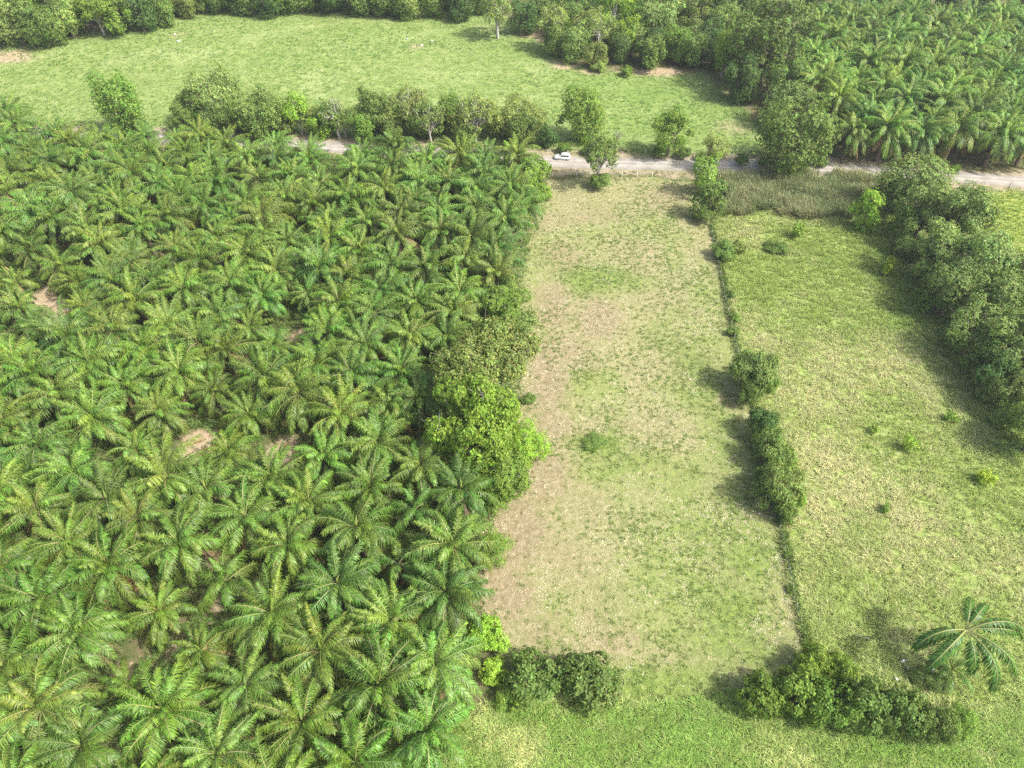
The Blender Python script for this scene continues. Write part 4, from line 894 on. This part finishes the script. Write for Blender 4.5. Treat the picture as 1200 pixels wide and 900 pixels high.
# ------------------------------------------------------------------ white car
def car():
    paint = plain('white_paint', (.62, .63, .64), .3, nvar=.03); glass = plain('car_glass', (.03, .035, .04), .1, nvar=.1); tyre = plain('tyre', (.03, .03, .03), .9)
    rim = plain('alloy', (.5, .5, .5), .4, .7); lamp = plain('lamp_glass', (.7, .7, .68), .15); red = plain('red_lamp', (.5, .03, .02), .3); dark = plain('black_trim', (.04, .04, .04), .6)
    px, py = at(659, 186.5); e = bpy.data.objects.new('parked_car', None); C.objects.link(e); e.location = (px, py, .1)
    i = int(np.argmin(np.hypot(RL[:, 0] - px, RL[:, 1] - py))); e.rotation_euler = (0, 0, math.atan2(T[i, 1], T[i, 0]))
    W2 = .88
    def loft(secs, mat, name):
        n = len(secs[0]); V = np.array(secs); F = []
        for a in range(len(secs) - 1):
            for b in range(n): F.append((a * n + b, a * n + (b + 1) % n, (a + 1) * n + (b + 1) % n, (a + 1) * n + b))
        g_ = Geo(); g_.add(V, F, (1, 1, 1))
        for s_, rev in ((0, True), (len(secs) - 1, False)):
            c = V[s_].mean(0); idx_ = np.arange(n)
            VV_ = np.vstack([V[s_], c]); F_ = [(b, (b + 1) % n, n, n) for b in range(n)]
            F_ = [(b, (b + 1) % n, n, n) for b in range(n)]
            me_pts = VV_
            for b in range(0, n, 2): g_.add(np.array([V[s_][b], V[s_][(b + 1) % n], V[s_][(b + 2) % n], c]), [(0, 1, 2, 3)], (1, 1, 1))
        return g_.mesh(name, mat, True)
    def ring(x, z0, z1, w_, tw):
        return [(x, -w_ * .96, z0), (x, -w_, z0 + .15), (x, -w_, (z0 + z1) / 2), (x, -tw, z1), (x, 0, z1 + .03), (x, tw, z1), (x, w_, (z0 + z1) / 2), (x, w_, z0 + .15), (x, w_ * .96, z0), (x, 0, z0)]
    def cabring(x, z0, z1, w_, tw):
        wm = w_ * .55 + tw * .45
        return [(x, -w_, z0), (x, -w_, z0 + .08), (x, -wm, (z0 + z1) / 2), (x, -tw, z1), (x, 0, z1 + .03), (x, tw, z1), (x, wm, (z0 + z1) / 2), (x, w_, z0 + .08), (x, w_, z0), (x, 0, z0)]
    secs = [ring(-2.12, .42, .62, .70, .64), ring(-2.05, .30, .74, .82, .74), ring(-1.6, .26, .86, W2, .80), ring(-.9, .25, .95, W2, .82), ring(.2, .25, .98, W2, .82), ring(1.4, .25, .99, W2, .82), ring(1.95, .30, .97, .85, .80), ring(2.1, .42, .86, .78, .72)]
    obj('body', loft(secs, paint, 'body'), e)
    cab = [cabring(-.95, .90, .95, .78, .76), cabring(-.25, .93, 1.50, .80, .62), cabring(.3, .93, 1.60, .80, .64), cabring(1.3, .93, 1.58, .80, .63), cabring(1.75, .93, 1.45, .79, .60), cabring(2.0, .93, .99, .77, .74)]
    obj('cabin', loft(cab, paint, 'cabin'), e)
    def quad(name, pts, mat, parent=e, th=.012):
        P_ = np.array(pts); n_ = np.cross(P_[1] - P_[0], P_[2] - P_[0]); n_ /= np.linalg.norm(n_); Q_ = np.vstack([P_ - n_ * th, P_ + n_ * th])
        g_ = Geo(); g_.add(Q_, [(3, 2, 1, 0), (4, 5, 6, 7), (0, 1, 5, 4), (1, 2, 6, 5), (2, 3, 7, 6), (3, 0, 4, 7)], (1, 1, 1)); return obj(name, g_.mesh(name, mat), parent)
    quad('windscreen', [(-.90, -.68, .99), (-.90, .68, .99), (-.30, .58, 1.49), (-.30, -.58, 1.49)], glass)
    quad('rear_window', [(1.99, .66, 1.04), (1.99, -.66, 1.04), (1.81, -.56, 1.42), (1.81, .56, 1.42)], glass)
    for sgn in (-1, 1):
        o_ = .015 * sgn
        for xs in ((-.62, -.12, .28, .28), (.36, .36, 1.0, 1.0), (1.08, 1.08, 1.62, 1.72)):
            quad('window', [(xs[0], sgn * .805 + o_, 1.0), (xs[1], sgn * .68 + o_, 1.47), (xs[2], sgn * .68 + o_, 1.49), (xs[3], sgn * .805 + o_, 1.0)], glass)
        quad('headlight', [(-2.08, sgn * .50, .62), (-2.02, sgn * .78, .64), (-1.98, sgn * .76, .75), (-2.06, sgn * .50, .73)], lamp)
        quad('tail_light', [(2.09, sgn * .55, .70), (2.04, sgn * .78, .70), (2.02, sgn * .78, .92), (2.07, sgn * .55, .92)], red)
        g_ = Geo(); g_.box((-.62, sgn * .95 - .08, .98), (-.48, sgn * .95 + .08, 1.10), (1, 1, 1)); obj('mirror', g_.mesh('mirror', paint), e)
        for xx in (-1.32, 1.32):
            th = np.linspace(0, 2 * math.pi, 25)
            wl = bpy.data.objects.new('wheel', None); C.objects.link(wl); wl.parent = e; wl.location = (xx, sgn * .80, .32)
            g_ = Geo(); ys = np.array([-.1, -.11, .11, .1]); g_.tube([(0, -.11, 0), (0, -.08, 0), (0, .08, 0), (0, .11, 0)], [.27, .32, .32, .27], (1, 1, 1), 20)
            obj('tyre', g_.mesh('tyre', tyre, True), wl)
            g_ = Geo(); g_.tube([(0, -.105, 0), (0, -.1, 0), (0, .1, 0), (0, .105, 0)], [.01, .25, .25, .01], (1, 1, 1), 14); obj('rim', g_.mesh('rim', rim), wl)
    g_ = Geo(); g_.box((-2.17, -.72, .34), (-2.08, .72, .48), (1, 1, 1)); obj('bumper', g_.mesh('bumper', dark), e)
    g_ = Geo(); g_.box((2.07, -.74, .34), (2.16, .74, .52), (1, 1, 1)); obj('bumper', g_.mesh('bumper', dark), e)
    tag(e, 'white estate car stopped on the road facing left', 'car')
car()

# ------------------------------------------------------------------ scraps, stick
M_sheet = plain('white_sheet', (.78, .78, .76), .6, nvar=.06)
def scrap(px, py, lx, ly, label, seed, rz, h=.5, lift=.3):
    lx *= .8; ly *= .8
    r = np.random.default_rng(seed); n = 9
    u, v = np.meshgrid(np.linspace(-.5, .5, n), np.linspace(-.5, .5, n))
    zz = lift + h * (r.random((n, n)) * .35 + .4 * np.sin(u * 5 + r.uniform(0, 6)) * np.cos(v * 4 + r.uniform(0, 6)))
    edge = 1 + .25 * (r.random((n, n)) - .5)
    V = np.stack([u * lx * edge, v * ly * edge, np.maximum(zz, .05)], -1).reshape(-1, 3); V2 = V - [0, 0, .02]
    I = np.arange(n * n).reshape(n, n); Fq = np.stack([I[:-1, :-1], I[:-1, 1:], I[1:, 1:], I[1:, :-1]], -1).reshape(-1, 4)
    g = Geo(); g.add(V, Fq, (1, 1, 1)); g.add(V2, Fq[:, ::-1], (1, 1, 1))
    o = obj('plastic_sheet', g.mesh('plastic_sheet', M_sheet, True)); x, y = at(px, py); o.location = (x, y, 0); o.rotation_euler = (0, 0, rz)
    tag(o, label, 'plastic sheet', 'white scraps by the lower right hedge')
scrap(1057, 776, 1.0, .3, 'thin curved white strip lying topmost by the lower right hedge', 1, .3)
scrap(1063, 784, .6, .5, 'small crumpled white scrap between strip and larger sheet', 2, 1)
scrap(1090, 786, 1.3, .6, 'largest crumpled white sheet, nearest to the lone palm', 3, .5)
scrap(1050, 797, .8, .5, 'white scrap at the hedge edge, lowest of the four', 4, 2)
g = Geo(); s = np.linspace(0, 1, 6)
g.tube(np.stack([2.4 * s, -1.1 * s, .45 + .3 * np.sin(s * 3)], 1), .05 * (1.2 - s * .8), (1, 1, 1), 5); g.tube([(1.1, -.5, .72), (1.5, -.4, .95), (1.7, -.2, 1.05)], [.03, .02, .01], (1, 1, 1), 4)
o = obj('fallen_branch', g.mesh('fallen_branch', M_palebark)); x, y = at(1002, 746); o.location = (x, y, 0)
tag(o, 'pale bare fallen branch on the rough field above the hedge', 'branch')
g = Geo(); r_ = np.random.default_rng(5)
frond(g, r_, 0., math.radians(12), 7.5, math.radians(22), np.array([.32, .28, .10]), np.array([.55, .45, .2]), nl=26, llen=.35, lw=.08, r0=0.)
o = obj('fallen_frond', g.mesh('fallen_frond', M_dry)); x, y = at(8, 316, 3.); x2, y2 = at(50, 350, 3.); o.location = (x, y, 3.6); o.rotation_euler = (0, .1, math.atan2(y2 - y, x2 - x))
tag(o, 'long bare yellow frond stem drooping over the soil trail at left', 'frond')
LIT = [(226,520,.4),(240,535,2.0),(330,528,1.2),(336,548,2.7),(70,368,.2),(86,376,1.0),(352,400,2.2),(214,770,.7),(150,802,.3),(250,700,1.4)]
lab_l = ['upper dry fallen frond on the rounded soil patch', 'lower dry fallen frond on the rounded soil patch', 'upper dry fallen frond in the tall soil gap', 'lower dry fallen frond in the tall soil gap', 'left dry fallen frond on the worn trail', 'right dry fallen frond on the worn trail', 'dry fallen frond on the pale soil scrap', 'dry fallen frond on the near soil strip, right end', 'dry fallen frond under the thin palm', 'dry fallen frond below the sparse palm']
gl = Geo(); frond(gl, r_, 0., math.radians(8), 4.2, math.radians(14), np.array([.25, .18, .09]), np.array([.42, .33, .18]), nl=30, llen=.6, lw=.07, r0=0., gravity=.2, ruffle=.15)
ml = gl.mesh('fallen_frond', M_dry)
for (px_, py_, a_), l_ in zip(LIT, lab_l):
    o = obj('fallen_frond', ml); x, y = at(px_, py_); o.location = (x - 2 * math.cos(a_), y - 2 * math.sin(a_), .12); o.rotation_euler = (0, 0, a_); tag(o, l_, 'frond', 'dry fronds on the plantation soil')
# pale stones in the pasture
M_stone = plain('pale_stone', (.6, .56, .5), .9)
def stone(px, py, s, label, seed):
    r = np.random.default_rng(seed); nu, nv = 10, 6; V = []
    for a in range(nv + 1):
        for b in range(nu):
            t_, p_ = math.pi * a / nv, 2 * math.pi * b / nu; k_ = s * .55 * r.uniform(.8, 1.15)
            V.append((k_ * math.sin(t_) * math.cos(p_) * 1.3, k_ * math.sin(t_) * math.sin(p_), k_ * math.cos(t_) * .6))
    F = [(a * nu + b, (a + 1) * nu + b, (a + 1) * nu + (b + 1) % nu, a * nu + (b + 1) % nu) for a in range(nv) for b in range(nu)]
    g = Geo(); g.add(V, F, (1, 1, 1)); o = obj('stone', g.mesh('stone', M_stone)); x, y = at(px, py); o.location = (x, y, s * .3); tag(o, label, 'stone', 'pale stones in the pasture')
stone(205, 41, .7, 'upper pale stone in the left pasture', 1); stone(209, 49, .8, 'lower pale stone in the left pasture', 2)
stone(477, 46, .6, 'left pale stone in the right pasture', 3); stone(506, 48, .5, 'right pale stone in the right pasture', 4); stone(494, 54, .8, 'larger pale stone beside the small soil spot', 5)

# ------------------------------------------------------------------ air
hz = Geo(); hz.box((-420, -60, -2), (480, 700, 104), (1, 1, 1))
mh, th_, bh = mat_new('haze_air'); th_.nodes.remove(bh); pv = th_.nodes.new('ShaderNodeVolumePrincipled')
pv.inputs['Density'].default_value = .0002; pv.inputs['Color'].default_value = (.93, .96, 1, 1); pv.inputs['Anisotropy'].default_value = .3
th_.links.new(pv.outputs[0], th_.nodes['Material Output'].inputs['Volume'])
tag(obj('haze', hz.mesh('haze', mh)), 'thin pale haze softening the far trees', 'haze', kind='stuff')
